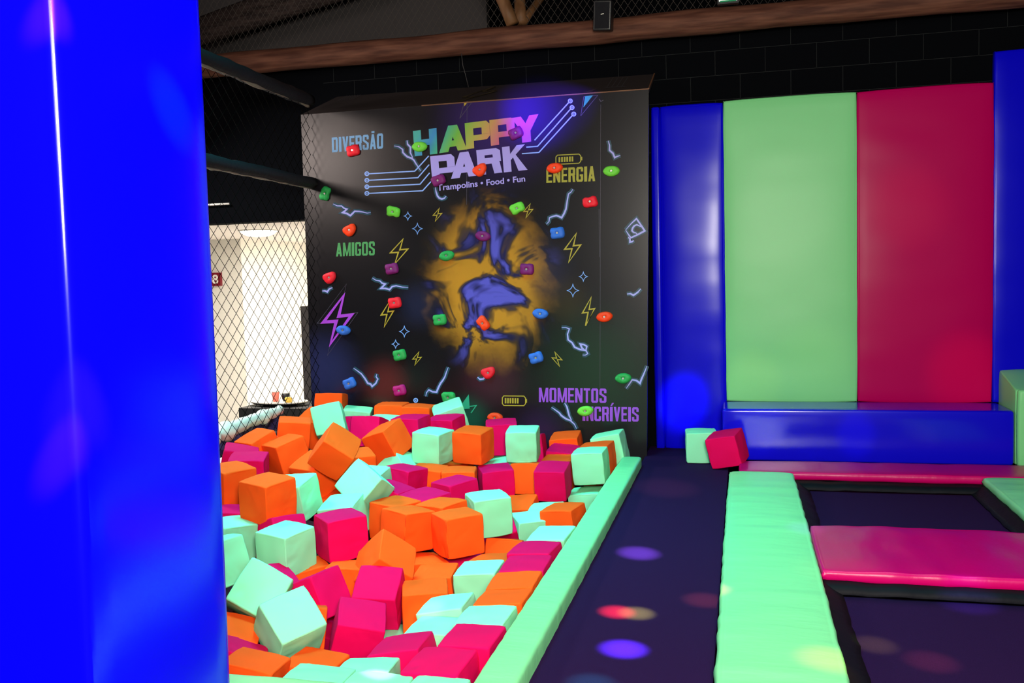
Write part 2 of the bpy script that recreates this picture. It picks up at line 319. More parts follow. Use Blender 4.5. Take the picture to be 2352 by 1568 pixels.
    ('left one of the long orange pair lying against the climbing wall', 'foam cubes in the pit', 'O', -2.8076, 7.1908, 0.3534, 0.9988, -0.0005, 0.0107, 0.0470, 0.2372),
    ('right one of the long orange pair lying against the climbing wall', 'foam cubes in the pit', 'O', -2.5705, 7.1823, 0.3418, 0.9994, -0.0014, 0.0181, 0.0301, 0.2339),
    ('mint foam cube showing a flat strip in front of the long orange pair', 'foam cubes in the pit', 'M', -2.7904, 6.9402, 0.2810, 0.9992, 0.0220, 0.0138, -0.0290, 0.2330),
    ('pink foam cube beside the upright mint cube, leftmost of three in the rear row', 'foam cubes in the pit', 'P', -2.8045, 6.6957, 0.3106, 0.9894, -0.1442, -0.0001, 0.0146, 0.2309),
    ('pink foam cube showing a narrow strip at the back of the rear pink row', 'foam cubes in the pit', 'P', -3.0752, 6.8611, 0.2872, 0.9951, -0.0667, -0.0501, -0.0536, 0.2340),
    ('pink foam cube peeking out beneath the upright mint cube near the highest orange one', 'foam cubes in the pit', 'P', -3.3824, 7.1052, 0.2736, 0.8551, 0.3963, -0.0437, 0.3315, 0.2315),
    ('middle pink foam cube of the rear row, behind the wrinkled mint cube', 'foam cubes in the pit', 'P', -2.4683, 6.7136, 0.3233, 0.9985, 0.0132, -0.0128, -0.0520, 0.2312),
    ('right pink foam cube of the rear row, before the triangular mint corner', 'foam cubes in the pit', 'P', -2.2555, 6.9193, 0.2927, 0.9961, 0.0435, -0.0151, -0.0755, 0.2329),
    ('mint foam cube leaning on the climbing wall, showing a triangular corner', 'foam cubes in the pit', 'M', -2.2926, 7.1697, 0.3502, 0.9667, 0.1176, -0.1262, 0.1892, 0.2443),
    ('wrinkled two-sided mint foam cube left of the clean orange cube in the rear', 'foam cubes in the pit', 'M', -2.2438, 6.5652, 0.2419, 0.9925, 0.0223, 0.0232, -0.1183, 0.2320),
    ('clean upright orange foam cube between two upright mint cubes in the rear', 'foam cubes in the pit', 'O', -1.9767, 6.7097, 0.2286, 0.9959, 0.0384, 0.0173, -0.0799, 0.2373),
    ('pink foam cube against the climbing wall behind the upright mint cube, under the battery print', 'foam cubes in the pit', 'P', -1.8469, 7.0672, 0.2332, 0.9901, 0.0327, -0.0050, 0.1366, 0.2412),
    ('upright mint foam cube with flat front, right of the clean orange cube', 'foam cubes in the pit', 'M', -1.6283, 6.8660, 0.2153, 0.9979, 0.0437, 0.0011, 0.0482, 0.2334),
    ('pink foam cube showing a narrow side right of the flat-fronted mint cube', 'foam cubes in the pit', 'P', -1.6914, 7.4034, 0.0749, 0.9958, -0.0647, -0.0592, 0.0274, 0.2325),
    ('orange foam cube against the climbing wall under the violet slogan', 'foam cubes in the pit', 'O', -1.3931, 7.4132, 0.0826, 0.9967, 0.0682, -0.0436, 0.0105, 0.2327),
    ('pink foam cube with a slanted top in front of the orange cube under the slogan', 'foam cubes in the pit', 'P', -1.3849, 7.1902, 0.0181, 0.9959, 0.0647, 0.0440, -0.0443, 0.2268),
    ('orange foam cube lying under the slanted pink cube, behind a tall pink one', 'foam cubes in the pit', 'O', -1.3798, 6.9667, -0.0268, 0.9976, 0.0575, -0.0172, -0.0339, 0.2327),
    ('tall pink foam cube standing before the mint cube near the far pit corner', 'foam cubes in the pit', 'P', -1.3495, 6.6075, -0.0087, 0.9961, 0.0873, -0.0063, -0.0123, 0.2279),
    ('upright mint foam cube standing beside the green edge near the far corner', 'foam cubes in the pit', 'M', -1.1006, 6.8035, 0.0713, 0.9992, 0.0125, -0.0352, -0.0172, 0.2351),
    ('orange foam cube squeezed between two mint cubes in the far corner of the pit', 'foam cubes in the pit', 'O', -1.0822, 7.0331, 0.0817, 0.9975, 0.0066, -0.0480, -0.0521, 0.2269),
    ('mint foam cube leaning in the far corner of the pit where edge meets wall', 'foam cubes in the pit', 'M', -1.0191, 7.2611, 0.1200, 0.9943, 0.0064, -0.1038, -0.0222, 0.2359),
    ('mint foam cube lying under the upright mint cube beside the green edge', 'foam cubes in the pit', 'M', -1.1281, 6.7797, -0.2245, 0.9984, 0.0171, -0.0520, -0.0118, 0.2311),
    ('orange foam cube filling the space between two tall pink cubes, below a mint one', 'foam cubes in the pit', 'O', -1.5554, 6.7609, -0.0255, 0.9932, -0.0835, -0.0218, -0.0778, 0.2267),
    ('orange foam cube lying at the foot of the two tall pink cubes', 'foam cubes in the pit', 'O', -1.5546, 6.4446, -0.2311, 0.9878, 0.1448, -0.0449, -0.0341, 0.2246),
    ('tall pink foam cube behind the mint cube beside the trio, below the clean orange one', 'foam cubes in the pit', 'P', -1.7766, 6.6005, -0.0329, 0.9770, 0.0278, -0.0145, 0.2111, 0.2356),
    ('small-looking orange foam cube under the clean orange cube, beside a tall pink one', 'foam cubes in the pit', 'O', -1.9577, 6.2723, 0.0150, 0.9943, -0.0056, 0.0028, 0.1064, 0.2357),
    ('orange foam cube under the wrinkled mint cube, with pink cubes on its near side', 'foam cubes in the pit', 'O', -2.2040, 6.3206, 0.0174, 0.9989, 0.0049, 0.0356, 0.0290, 0.2317),
    ('pink two-sided foam cube right of the small mint corner, under the wrinkled mint cube', 'foam cubes in the pit', 'P', -2.3011, 6.0796, 0.0644, 0.9859, -0.0305, 0.0489, -0.1573, 0.2288),
    ('rounded pink foam cube lying behind the orange trio, before a small orange one', 'foam cubes in the pit', 'P', -1.9023, 5.9996, 0.0004, 0.9460, 0.0372, -0.0273, -0.3209, 0.2320),
    ('flat pink foam cube directly behind the orange trio, beside the diamond-tilted mint cube', 'foam cubes in the pit', 'P', -1.9954, 5.6344, -0.0174, 0.9693, 0.0265, 0.0085, -0.2442, 0.2468),
    ('pink foam cube showing a sloping top right of the upper diamond-tilted mint cube', 'foam cubes in the pit', 'P', -2.2614, 5.7048, 0.0199, 0.9879, -0.0175, 0.1119, -0.1058, 0.2277),
    ('mint foam cube lying between the tilted orange cube and the wrinkled mint cube', 'foam cubes in the pit', 'M', -2.4668, 6.4475, 0.0631, 0.7829, 0.2472, 0.3268, 0.4682, 0.2254),
    ('mint foam cube showing a pale top at the foot of the clean orange cube', 'foam cubes in the pit', 'M', -1.8159, 6.9023, -0.0305, 0.9818, 0.0551, -0.0612, -0.1713, 0.2334),
    ('mint foam cube showing a corner behind the orange cube at the middle of the edge', 'foam cubes in the pit', 'M', -1.3331, 6.3047, -0.2353, 0.9988, 0.0137, -0.0443, 0.0176, 0.2299),
    ('single orange foam cube at the middle of the green edge, between mint cubes', 'foam cubes in the pit', 'O', -1.1663, 6.0587, -0.1731, 0.9905, 0.0076, -0.0553, -0.1254, 0.2323),
    ('mint foam cube with a wrinkled sloping top, left of the single orange edge cube', 'foam cubes in the pit', 'M', -1.3956, 6.0342, -0.2353, 0.9681, 0.0421, 0.0124, 0.2468, 0.2249),
    ('flat glossy mint foam cube at the green edge behind the flat pink pair', 'foam cubes in the pit', 'M', -1.0886, 5.2937, -0.1386, 0.9955, 0.0512, -0.0408, -0.0691, 0.2347),
    ('mint foam cube standing on the dark walkway in front of the blue wall pad', 'loose foam cubes on the walkway', 'M', -0.3233, 7.4277, 0.1242, 0.9989, 0.0060, -0.0081, 0.0450, 0.2351),
    ('pink foam cube tilted on the walkway corner, leaning beside the loose mint cube', 'loose foam cubes on the walkway', 'P', -0.1200, 7.1841, 0.1502, 0.9844, 0.0498, -0.1079, -0.1295, 0.2325),
    ('orange foam cube glimpsed between the two-sided mint cube and the large upright pink one', 'foam cubes in the pit', 'O', -2.3982, 4.7619, -0.2279, 0.9362, 0.0148, -0.0577, 0.3464, 0.2265),
    ('orange foam cube showing in the gap behind the upper diamond-tilted mint cube', 'foam cubes in the pit', 'O', -2.6560, 6.0845, 0.1636, 0.9492, 0.0592, 0.0192, 0.3084, 0.2280),
    ('pink foam cube deep in the gap beside the front staggered pink cube', 'foam cubes in the pit', 'P', -2.1251, 4.5315, -0.4747, 0.9831, 0.0738, -0.0125, -0.1672, 0.2280),
    ('mint foam cube deep in the gap below the rear staggered pink cube', 'foam cubes in the pit', 'M', -1.7797, 4.4594, -0.4645, 0.9805, -0.0261, 0.0052, -0.1949, 0.2280),
    ('orange foam cube low in the far corner beneath the leaning mint cube', 'foam cubes in the pit', 'O', -1.0913, 7.3378, -0.1349, 0.9419, 0.0413, -0.0146, -0.3331, 0.2280),
    ('pink foam cube deep in the gap below the seamed nearest orange trio cube', 'foam cubes in the pit', 'P', -1.7059, 5.4327, -0.3217, 0.9664, -0.0229, -0.0061, 0.2558, 0.2280),
    ('orange foam cube showing a thin strip beneath the clean orange cube', 'foam cubes in the pit', 'O', -2.1455, 6.7711, -0.0445, 0.9990, 0.0183, -0.0008, -0.0417, 0.2280),
    ('orange foam cube in the gap right of the sloping mint cube', 'foam cubes in the pit', 'O', -2.7352, 5.8244, -0.0702, 0.9659, 0.0609, 0.0158, 0.2511, 0.2280),
]
HEAPC = (0.04110, -0.38364, 0.10389, -0.01210, -0.06421, -0.01024, 0.00752, 0.03850, 0.00219, 0.20654)
# ---------------------------------------------------------------- the hall
WALLY = 8.05
wl = MB().box((-3.75, WALLY, -.75), (3.2, WALLY + .2, 3.56))
struct('wall_back', wl, M['black'])
struct('wall_back_left', MB().box((-9.2, WALLY, 2.07), (-3.75, WALLY + .2, 3.62)), M['black'])
# block courses: thin raised mortar ridges on the back wall
mo = MB()
z = 2.1; row = 0
while z < 3.5:
    mo.box((-3.7, WALLY - .0015, z), (3.1, WALLY, z + .004))
    x = -3.6 + (.2 if row % 2 else 0)
    while x < 3.0:
        mo.box((x, WALLY - .0015, z), (x + .004, WALLY, z + .2)); x += .4
    z += .2; row += 1
M['mortar'] = mat('dark_mortar', (.0035, .005, .006), .8, .3)
struct('trim_back', mo, M['mortar'])
struct('floor', MB().box((-.80, -1.0, -.75), (4.2, WALLY, -.17)), M['skirt'])
struct('floor_room', MB().box((-10.0, WALLY - .9, -.80), (-3.66, 16, -.72)), M['white'])
# bright room beyond the net
ROOMC = 2.2
struct('ceiling_room', MB().box((-12, WALLY + .2, ROOMC), (-3.4, 16.2, ROOMC + .1)), M['ceil'])
struct('wall_room_left', MB().box((-12, 12.88, -.75), (-7.38, 16, ROOMC)), M['white'])
struct('wall_room_back', MB().box((-7.6, 15.3, -.75), (-3.4, 15.5, ROOMC)), M['white'])
struct('wall_room_right', MB().box((-3.72, WALLY + .2, -.75), (-3.4, 15.4, ROOMC)), M['white'])
area('room_lamp', (-6.12, 11.15, 2.105), (-6.12, 11.15, 0), .44, 75, (1, .95, .86)).data.shape = 'DISK'
area('room_lamp', (-5.0, 13.4, 2.12), (-5.0, 13.6, 0), .9, 130, (1, .96, .9))
area('room_lamp', (-5.6, 9.2, 2.12), (-5.6, 9.2, 0), .6, 34, (1, .95, .88))
lp = thing('ceiling_lamp', 'round white downlight glowing in the ceiling of the bright room', 'lamp', (-6.12, 11.15, ROOMC))
MB().lathe([(.26, -.015), (.26, 0)], lp.location, 32).build('lamp_rim', M['white'], lp)
MB().lathe([(.03, -.085), (.12, -.078), (.19, -.055), (.235, -.014)], lp.location, 32).build('diffuser', M['lamp'], lp)
dp = at_y(690, 703, 11); db = at_y(706, 935, 11)
pnl = MB().box((dp.x, 11, -.72), (dp.x + .5, 11.06, dp.z)).build('partition_panel', M['grey'])
tag(pnl, 'dark grey standing panel at the edge of the bright room', 'panel')

# log beam and what is above it
lg = thing('log_beam', 'long round brown wooden log running along the top of the black wall', 'beam', (-.9, 7.82, 3.48))
pts = []; rr = []
for i in range(40):
    x = -5.6 + 9.2 * i / 39
    pts.append((x, 7.82 + .012 * noise.noise(Vector((x * 1.1, 3, 0))), 3.485 + .012 * noise.noise(Vector((x * 1.3, 0, 5))))); rr.append(.10 + .010 * noise.noise(Vector((x * 1.7, 9, 1))))
MB().tube(pts, rr, 20).build('log', M['wood'], lg, True)
hall = MB().box((-9.2, 9.6, 3.56), (-2.55, 9.7, 5.6))
struct('wall_upper', hall, M['grey'])
struct('ceiling', MB().box((-9.5, 2, 5.5), (4.2, 10.5, 5.6)), M['black'])
struct('wall_upper_back', MB().box((-9.2, 10.3, 3.3), (4.2, 10.4, 5.6)), M['black'])
for q, (a, b, ra, lab) in enumerate((((1178, 48), (1130, -60), .055, 'brown timber strut leaning out to the left above the log beam'),
                                ((1196, 46), (1190, -80), .05, 'upright dark timber post between two leaning struts above the log'),
                                ((1200, 44), (1268, -40), .035, 'thin pale timber strut leaning out to the right above the log beam'))):
    A = at_y(*a, 7.80 + .07 * q); B = at_y(*b, 7.84 + .35 * q)
    A.z -= .03
    d = (B - A)
    pts = [A + d * t for t in (0, .3, .6, 1.0, 1.8)]
    s_ = MB().tube(pts, [ra, ra * .98, ra, ra * .95, ra], 12).build('timber_strut', M['wood2'], None, True)
    tag(s_, lab, 'timber strut')
M['darkwood'] = mat('dark_old_timber', (.022, .016, .016), .8, .1, bump=.4, bscale=5, bstretch=(1, 8, 8), var=(.06, .042, .038))
for k, (x0, z0, x1, z1) in enumerate(((-6.3, 3.9, -3.3, 4.5), (-5.6, 4.15, -3.0, 4.75))):
    raf = MB().tube([(x0, 8.9, z0), (x1, 8.9, z1)], .09, 10).build('roof_rafter', M['darkwood'], None, True)
    tag(raf, ['lower slanting rafter behind the upper net', 'upper slanting rafter behind the upper net'][k] + ', dim, near the blue post', 'rafter')

def netting(name, P0, U, V, w, h, cell_u, cell_v, rad, m):
    """diamond netting over a w x h patch: straight strands along both diagonals"""
    mb = MB(); U = Vector(U); V = Vector(V); P0 = Vector(P0); nn = U.cross(V).normalized()
    sl = cell_v / cell_u
    for sg in (1, -1):
        c = -w * sl if sg > 0 else 0.0
        end = h if sg > 0 else h + w * sl
        while c < end:
            # line v = c + sg*sl*u clipped to the patch
            ua, ub = 0.0, w
            if sg > 0: ua = max(ua, (0 - c) / sl); ub = min(ub, (h - c) / sl)
            else: ua = max(ua, (c - h) / sl); ub = min(ub, c / sl)
            if ub - ua > .02:
                A = P0 + U * ua + V * (c + sg * sl * ua); B = P0 + U * ub + V * (c + sg * sl * ub)
                t = (B - A).normalized(); s = t.cross(nn) * rad; q = nn * rad
                o1 = nn * (rad * .6 * sg)
                vs = [p + o1 + e for p in (A, B) for e in (s, q, -s, -q)]
                mb.add(vs, [(0, 1, 5, 4), (1, 2, 6, 5), (2, 3, 7, 6), (3, 0, 4, 7)])
            c += cell_v
    return mb.build(name, m)
NETX = -3.62
tag(netting('safety_net', (NETX, 3.2, -.05), (0, 1, 0), (0, 0, 1), 4.36, 3.15, .128, .115, .0026, M['net']),
    'black diamond safety net along the foam pit before the bright room', 'net')
M['net2'] = mat('brown_grey_netting', (.06, .05, .045), .8, .2)
tag(netting('safety_net', (-6.5, 7.93, 3.56), (1, 0, 0), (0, 0, 1), 9.6, 1.4, .062, .09, .0016, M['net2']),
    'thin dark net stretched above the log beam', 'net')

def rail(name, z, lab, r, y0, y1, ph):
    t = thing(name, lab, 'rail', (NETX, y0, z))
    n = 60; pts = []; rad = []
    for i in range(n):
        y = y0 + (y1 - y0) * i / (n - 1)
        pts.append((NETX - .005, y, z + .010 * noise.noise(Vector((y * 2, ph, 0))))); rad.append(r * (1 + .14 * noise.noise(Vector((y * 7, ph, 2)))))
    MB().tube(pts, rad, 16).build('foam_sleeve', M['blackpad'], t, True)
    w = MB(); q = []; rq = []                             # silver tape seam glinting in patches under the sleeve
    for i in range(160):
        y = y0 + .02 + (y1 - y0 - .06) * i / 159
        a = max(.04, noise.noise(Vector((y * 3.1, ph * 3, 1))) + .30 + .35 * noise.noise(Vector((y * 13, ph, 7))))
        q.append((NETX + .012 + .008 * noise.noise(Vector((y * 8, ph, 4))), y, z - r * .98 + .006 * noise.noise(Vector((y * 9, 2, ph))))); rq.append(r * .34 * min(1, a))
    w.tube(q, rq, 6)
    w.build('tape_seam', M['silver'], t, True)
rail('net_rail', 3.055, 'upper black foam-wrapped rail running above the net to the climbing wall corner', .058, 3.2, 7.58, 1.0)
rail('net_rail', 2.345, 'lower black foam-wrapped rail crossing the net at mid height', .052, 3.2, 7.58, 5.0)
# crumpled white roll low on the net
t = thing('padded_roll', 'crumpled white fabric roll along the foot of the net by the pit', 'roll', (NETX - .09, 6.2, .40))
pts = []; rad = []
for i in range(70):
    y = 5.2 + 1.8 * i / 69
    pts.append((NETX - .10 + .012 * noise.noise(Vector((y * 6, 1, 0))), y, .385 + .05 * (y - 5.9) / 1.0 + .014 * noise.noise(Vector((y * 5, 4, 0)))))
    rad.append(max(.012, (.066 - .022 * (y - 5.8)) * (1 + .6 * noise.noise(Vector((y * 9, 7, 2))) + .25 * noise.noise(Vector((y * 25, 1, 2))))))
MB().tube(pts, rad, 16).build('fabric_cover', M['cloth'], t, True)
sk = MB(); nx, nz = 40, 10; vs = []
for i in range(nx + 1):
    for j in range(nz + 1):
        y = 5.6 + 1.7 * i / nx; zz = .39 - .24 * j / nz + .03 * noise.noise(Vector((y * 6, j * .4, 0)))
        vs.append((NETX - .26 + .06 * noise.noise(Vector((y * 7, zz * 9, 3))) - .02 * j / nz, y, zz))
sk.add(vs, [(i * (nz + 1) + j, (i + 1) * (nz + 1) + j, (i + 1) * (nz + 1) + j + 1, i * (nz + 1) + j + 1) for i in range(nx) for j in range(nz)])
o = sk.build('plastic_sheet', M['purple'], None); so = o.modifiers.new('t', 'SOLIDIFY'); so.thickness = .006
tag(o, 'crumpled dark purple sheet hanging below the white roll behind the net', 'sheet')

# table with tray in the bright room
tb = at_y(548, 937, 9.7)
t = thing('table', 'black-topped table in the bright room behind the net', 'table', (tb.x + .55, 10.0, -.72))
MB().box((tb.x, 9.7, tb.z - .11), (tb.x + 1.25, 10.35, tb.z)).build('tabletop', M['table'], t)
for dx in (.06, 1.15):
    for dy in (9.76, 10.28): MB().box((tb.x + dx, dy, -.72), (tb.x + dx + .05, dy + .05, tb.z - .11)).build('leg', M['table'], t)
TZ = tb.z
pl = at_y(640, 930, 9.95)
t = thing('tray', 'long oval white tray with dark underside on the black table', 'tray', (pl.x, 9.98, TZ))
def oval(prof, c, sx, sy):
    mb = MB().lathe(prof, (0, 0, 0), 32); mb.v = [(c[0] + v[0] * sx, c[1] + v[1] * sy, c[2] + v[2]) for v in mb.v]; return mb
oval([(.5, 0), (.9, .02), (1.0, .035)], (pl.x, 9.98, TZ), .36, .2).build('underside', M['table'], t, True)
oval([(.96, .034), (.98, .05), (.9, .046)], (pl.x, 9.98, TZ), .36, .2).build('dish', M['white'], t, True)
M['cupp'] = mat('salmon_paper', (.85, .22, .16), .6, .3)
M['yel'] = mat('yellow_wrapper', (.85, .55, .08), .6, .3)
cx_ = at_y(633, 905, 9.95).x
t = thing('paper_cup', 'salmon pink paper cup standing on the oval tray', 'cup', (cx_, 9.95, TZ + .046))
MB().lathe([(.032, 0), (.044, .115)], t.location, 20).build('cup_body', M['cupp'], t, True)
MB().lathe([(.046, .113), (.046, .125), (.04, .128)], t.location, 20).build('cup_rim', M['white'], t, True)
cx_ = at_y(655, 918, 9.98).x
t = thing('cup', 'small black cup on the tray beside the pink paper cup', 'cup', (cx_, 10.0, TZ + .046))
MB().lathe([(.03, 0), (.046, .03), (.048, .09), (.042, .09)], t.location, 20).build('cup_body', M['plastic'], t, True)
cx_ = at_y(664, 924, 9.86).x
w = rbox(.035, .03, .03, .02, (6, 6, 6), lambda p, n: .02 * noise.noise(p * 40)); o = w.build('crumpled_wrapper', M['yel'], None, True); o.location = (cx_, 9.86, TZ + .078)
tag(o, 'crumpled yellow wrapper on the tray before the black cup', 'wrapper')
# wall sign in the bright room
def text_mesh(txt, offset=0.0, size=1.0):
    c = bpy.data.curves.new('lettering', 'FONT'); c.body = txt; c.offset = offset; c.size = size; c.resolution_u = 4
    o = bpy.data.objects.new('lettering', c); COL.objects.link(o); bpy.context.view_layer.update()
    me = bpy.data.meshes.new_from_object(o.evaluated_get(bpy.context.evaluated_depsgraph_get()))
    v = [tuple(x.co) for x in me.vertices]; f = [tuple(p.vertices) for p in me.polygons]
    bpy.data.objects.remove(o); bpy.data.curves.remove(c); bpy.data.meshes.remove(me)
    return v, f
def fit_quad(v, TL, TR, BL, BR, box=None):
    xs = [p[0] for p in v]; ys = [p[1] for p in v]
    x0, x1, y0, y1 = box or (min(xs), max(xs), min(ys), max(ys))
    out = []
    for p in v:
        a = (p[0] - x0) / (x1 - x0); b = (p[1] - y0) / (y1 - y0)
        out.append(tuple((BL[i] * (1 - a) + BR[i] * a) * (1 - b) + (TL[i] * (1 - a) + TR[i] * a) * b for i in range(2)))
    return out
a = at_y(462, 627, 12.84); b = at_y(508, 656, 12.84)
t = thing('number_sign', 'dark red wall sign with white number in the bright room', 'sign', ((a.x + b.x) / 2, 12.86, (a.z + b.z) / 2))
M['sred'] = mat('dark_red_sign', (.20, .006, .02), .4, .4)
MB().box((a.x, 12.82, b.z), (b.x, 12.88, a.z)).build('sign_board', M['sred'], t)
v, f = text_mesh('108', .03)
q = fit_quad(v, (a.x + .03, a.z - .03), (b.x - .03, a.z - .03), (a.x + .03, b.z + .03), (b.x - .03, b.z + .03))
MB().add([(p[0], 12.815, p[1]) for p in q], f).build('lettering', M['white'], t)
a = at_y(472, 470, 7.99); b = at_y(523, 467, 7.99)
o = MB().tube([(a.x - .1, 8.02, a.z), (b.x, 8.02, a.z)], .010, 8).build('wall_conduit', M['cloth'], None, True)
tag(o, 'short pale pipe fixed on the black wall above the bright opening', 'pipe')

# speaker, exit sign and wire at the log
t = thing('wall_speaker', 'small black loudspeaker box hung on the log beam', 'speaker', (-1.055, 7.62, 3.55))
sp = rbox(.072, .075, .115, .012, (3, 3, 3)); o = sp.build('cabinet', M['plastic'], t, True, local=True); o.rotation_euler = (math.radians(10), math.radians(4), 0)
gr = MB().box((-.058, -.082, -.1), (.058, -.0745, .1)).build('grille', M['skirt'], t, local=True); gr.rotation_euler = o.rotation_euler
lo_ = MB().box((-.012, -.087, .006), (.012, -.0825, .011)).build('badge', M['white'], t, local=True); lo_.rotation_euler = (math.radians(10), math.radians(-8), 0)
a = at_y(1648, 11, 7.66); b = at_y(1697, 5, 7.66)
t = thing('exit_sign', 'white and green lit sign standing on the log beam, cut by the top edge', 'sign', ((a.x + b.x) / 2, 7.68, a.z + .08))
M['sw'] = mat('lit_white_sign', (.8, .85, .85), .4, .3, emit=(.7, .8, .8), estr=.5)
M['sg'] = mat('green_sign_stripe', (.0, .25, .10), .4, .3)
MB().box((a.x, 7.65, a.z + .0), (b.x, 7.70, a.z + .20)).build('sign_case', M['plastic'], t)
MB().box((a.x + .012, 7.645, a.z + .018), (b.x - .012, 7.65, a.z + .19)).build('lit_face', M['sw'], t)
MB().box((a.x + .02, 7.643, a.z + .012), (b.x - .02, 7.6455, a.z + .024)).build('stripe', M['sg'], t)
o = MB().tube([at_y(1060, 122, 7.72), at_y(1063, 150, 7.72), at_y(1070, 175, 7.75), at_y(1076, 200, 7.78)], .0026, 6).build('hanging_wire', M['grey'], None, True)
tag(o, 'thin white wire hanging from the log beam to the climbing wall top', 'wire')

# ---------------------------------------------------------------- padded post in the foreground
t = thing('padded_post', 'large blue vinyl padded post standing closest to the camera', 'post', (-1.60, 1.86, -.1))
pad('vinyl_cover', (-1.92, 1.60, -.1), (-1.30, 2.13, 3.6), M['bluepost'], .032, (8, 10, 40), .006, .0035, 2.0, (1, 1, .5), t)

# ---------------------------------------------------------------- wall pads, bench and end block
GZ0, GZ1 = .405, 2.872
pad_list = (('blue', -.722, -.652, 0.0, 2.86, 'narrow blue edge pad between the climbing wall and the wide blue pad'),
            ('blue', -.648, -.138, 0.0, 2.865, 'tall shiny blue wall pad beside the climbing wall, reaching the walkway'),
            ('green', -.134, .896, GZ0, 2.876, 'tall lime green wall pad above the blue bench'),
            ('pink', .900, 1.893, GZ0, 2.876, 'tall magenta wall pad right of the lime green one'),
            ('blue', 1.897, 3.0, GZ0, 3.11, 'taller dark blue wall pad at the end of the row beside the magenta pad'))
for i, (c, x0, x1, z0, z1, lab) in enumerate(pad_list):
    o = pad('wall_pad', (x0, 7.97, z0), (x1, WALLY, z1), M['bluepad' if c == 'blue' else c], .018, (14, 2, 34), .010, .004, 3.2, (.6, 1, 1.6), None, i * 7.3)
    tag(o, lab, 'wall pad')
t = thing('padded_bench', 'long blue vinyl padded bench under the green and magenta wall pads', 'bench', (.88, 7.76, 0))
pad('cushion_block', (-.16, 7.49, 0.0), (1.93, 7.968, .405), M['blue'], .022, (30, 8, 6), .003, .0012, 4.0, (.7, 1, 1), t)
# end block with sloping top
blk = thing('end_block', 'lime green padded block with sloping top at the end of the bench', 'block', (2.25, 7.7, 0))
e = rbox(.33, .235, .33, .02, (6, 5, 6), puff((.33, .235, .33), .006, .003, 6))
e.v = [(v[0], v[1], v[2] - .17 * (.235 - v[1]) / .47 * max(0, (v[2] + .33) / .66) * .62) for v in e.v]
o = e.build('foam_block', M['green'], blk, True, local=True); o.location = (2.27 - 2.25, 7.732 - 7.7, .335)
pp = pad('front_pad', (1.945, 7.44, .0), (2.62, 7.495, .565), M['green'], .024, (8, 2, 8), .004, .002, 5, (1, 1, 1), blk)

# ---------------------------------------------------------------- walkway, trampolines and floor pads
o = MB().box((-.78, .5, -.16), (-.115, WALLY, 0.0)).build('walkway_mat', M['mat']); tag(o, 'long dark purple walkway mat between the foam pit and the green pad', 'mat')
def bed(x0, x1, y0, y1, lab, grp=None):
    t = thing('trampoline', lab, 'trampoline', ((x0 + x1) / 2, (y0 + y1) / 2, -.05))
    n = 14; vs = []
    for i in range(n + 1):
        for j in range(n + 1):
            u = i / n; v = j / n
            vs.append((x0 + (x1 - x0) * u, y0 + (y1 - y0) * v, -.035 - .02 * math.sin(PI * u) * math.sin(PI * v)))
    mb = MB().add(vs, [(i * (n + 1) + j, (i + 1) * (n + 1) + j, (i + 1) * (n + 1) + j + 1, i * (n + 1) + j + 1) for i in range(n) for j in range(n)])
    o = mb.build('jumping_bed', M['mat'], t, True); so = o.modifiers.new('t', 'SOLIDIFY'); so.thickness = .008; so.offset = -1
    w = .09
    for k, (ax0, ay0, ax1, ay1) in enumerate(((x0 - .02, y0, x0 + w, y1), (x1 - w, y0, x1 + .02, y1))):
        q = 30; sv = []
        for i in range(q + 1):
            y = ay0 + (ay1 - ay0) * i / q; b_ = .008 * noise.noise(Vector((y * 9, k, 0)))
            prof = ((0, .012), (.35, .004), (.7, -.018), (1, -.032)) if k == 0 else ((0, -.032), (.3, -.018), (.65, .004), (1, .012))
            for f_, z_ in prof: sv.append((ax0 + (ax1 - ax0) * f_ + b_ * (1 - f_ if k else f_), y, z_ + b_ * .5))
        mb = MB().add(sv, [(i * 4 + j, (i + 1) * 4 + j, (i + 1) * 4 + j + 1, i * 4 + j + 1) for i in range(q) for j in range(3)])
        o = mb.build('edge_skirt', M['skirt'], t, True); so = o.modifiers.new('t', 'SOLIDIFY'); so.thickness = .005
    for k, (yy, sg) in enumerate(((y0, 1), (y1, -1))):
        q = 30; sv = []
        for i in range(q + 1):
            x = x0 + (x1 - x0) * i / q; b_ = .01 * noise.noise(Vector((x * 8, k + 5, 0)))
            for f_, z_ in ((-.02, .012), (.04, .0), (.075, -.03)): sv.append((x, yy + sg * (f_ + b_ * .5), z_ + b_ * .6))
        mb = MB().add(sv, [(i * 3 + j, (i + 1) * 3 + j, (i + 1) * 3 + j + 1, i * 3 + j + 1) for i in range(q) for j in range(2)])
        o = mb.build('edge_skirt', M['skirt'], t, True); so = o.modifiers.new('t', 'SOLIDIFY'); so.thickness = .005
bed(.345, 1.545, 5.36, 6.70, 'dark square trampoline bed between the two magenta floor pads')
bed(.345, 1.545, 2.2, 4.53, 'nearest dark trampoline bed in front of the wide magenta pad')
bed(2.0, 3.2, 4.6, 6.70, 'trampoline bed beyond the second green floor pad, mostly out of view')
def fpad(x0, x1, y0, y1, z1, m, lab, n, st, seed, amt=.008, wr=.006, ws=5):
    o = pad('floor_pad', (x0, y0, .005), (x1, y1, z1), m, .022, n, amt, wr, ws, st, None, seed)
    tag(o, lab, 'floor pad'); return o
fpad(-.100, .338, 1.6, 6.77, .060, M['greenpad'], 'long lime green floor pad between the walkway and the trampolines', (10, 90, 2), (.5, 2.2, 1), 3.1)
fpad(1.55, 1.99, 4.2, 6.745, .060, M['greenpad'], 'lime green floor pad at the far side of the trampolines, cut by the frame', (10, 50, 2), (.5, 2.2, 1), 8.2)
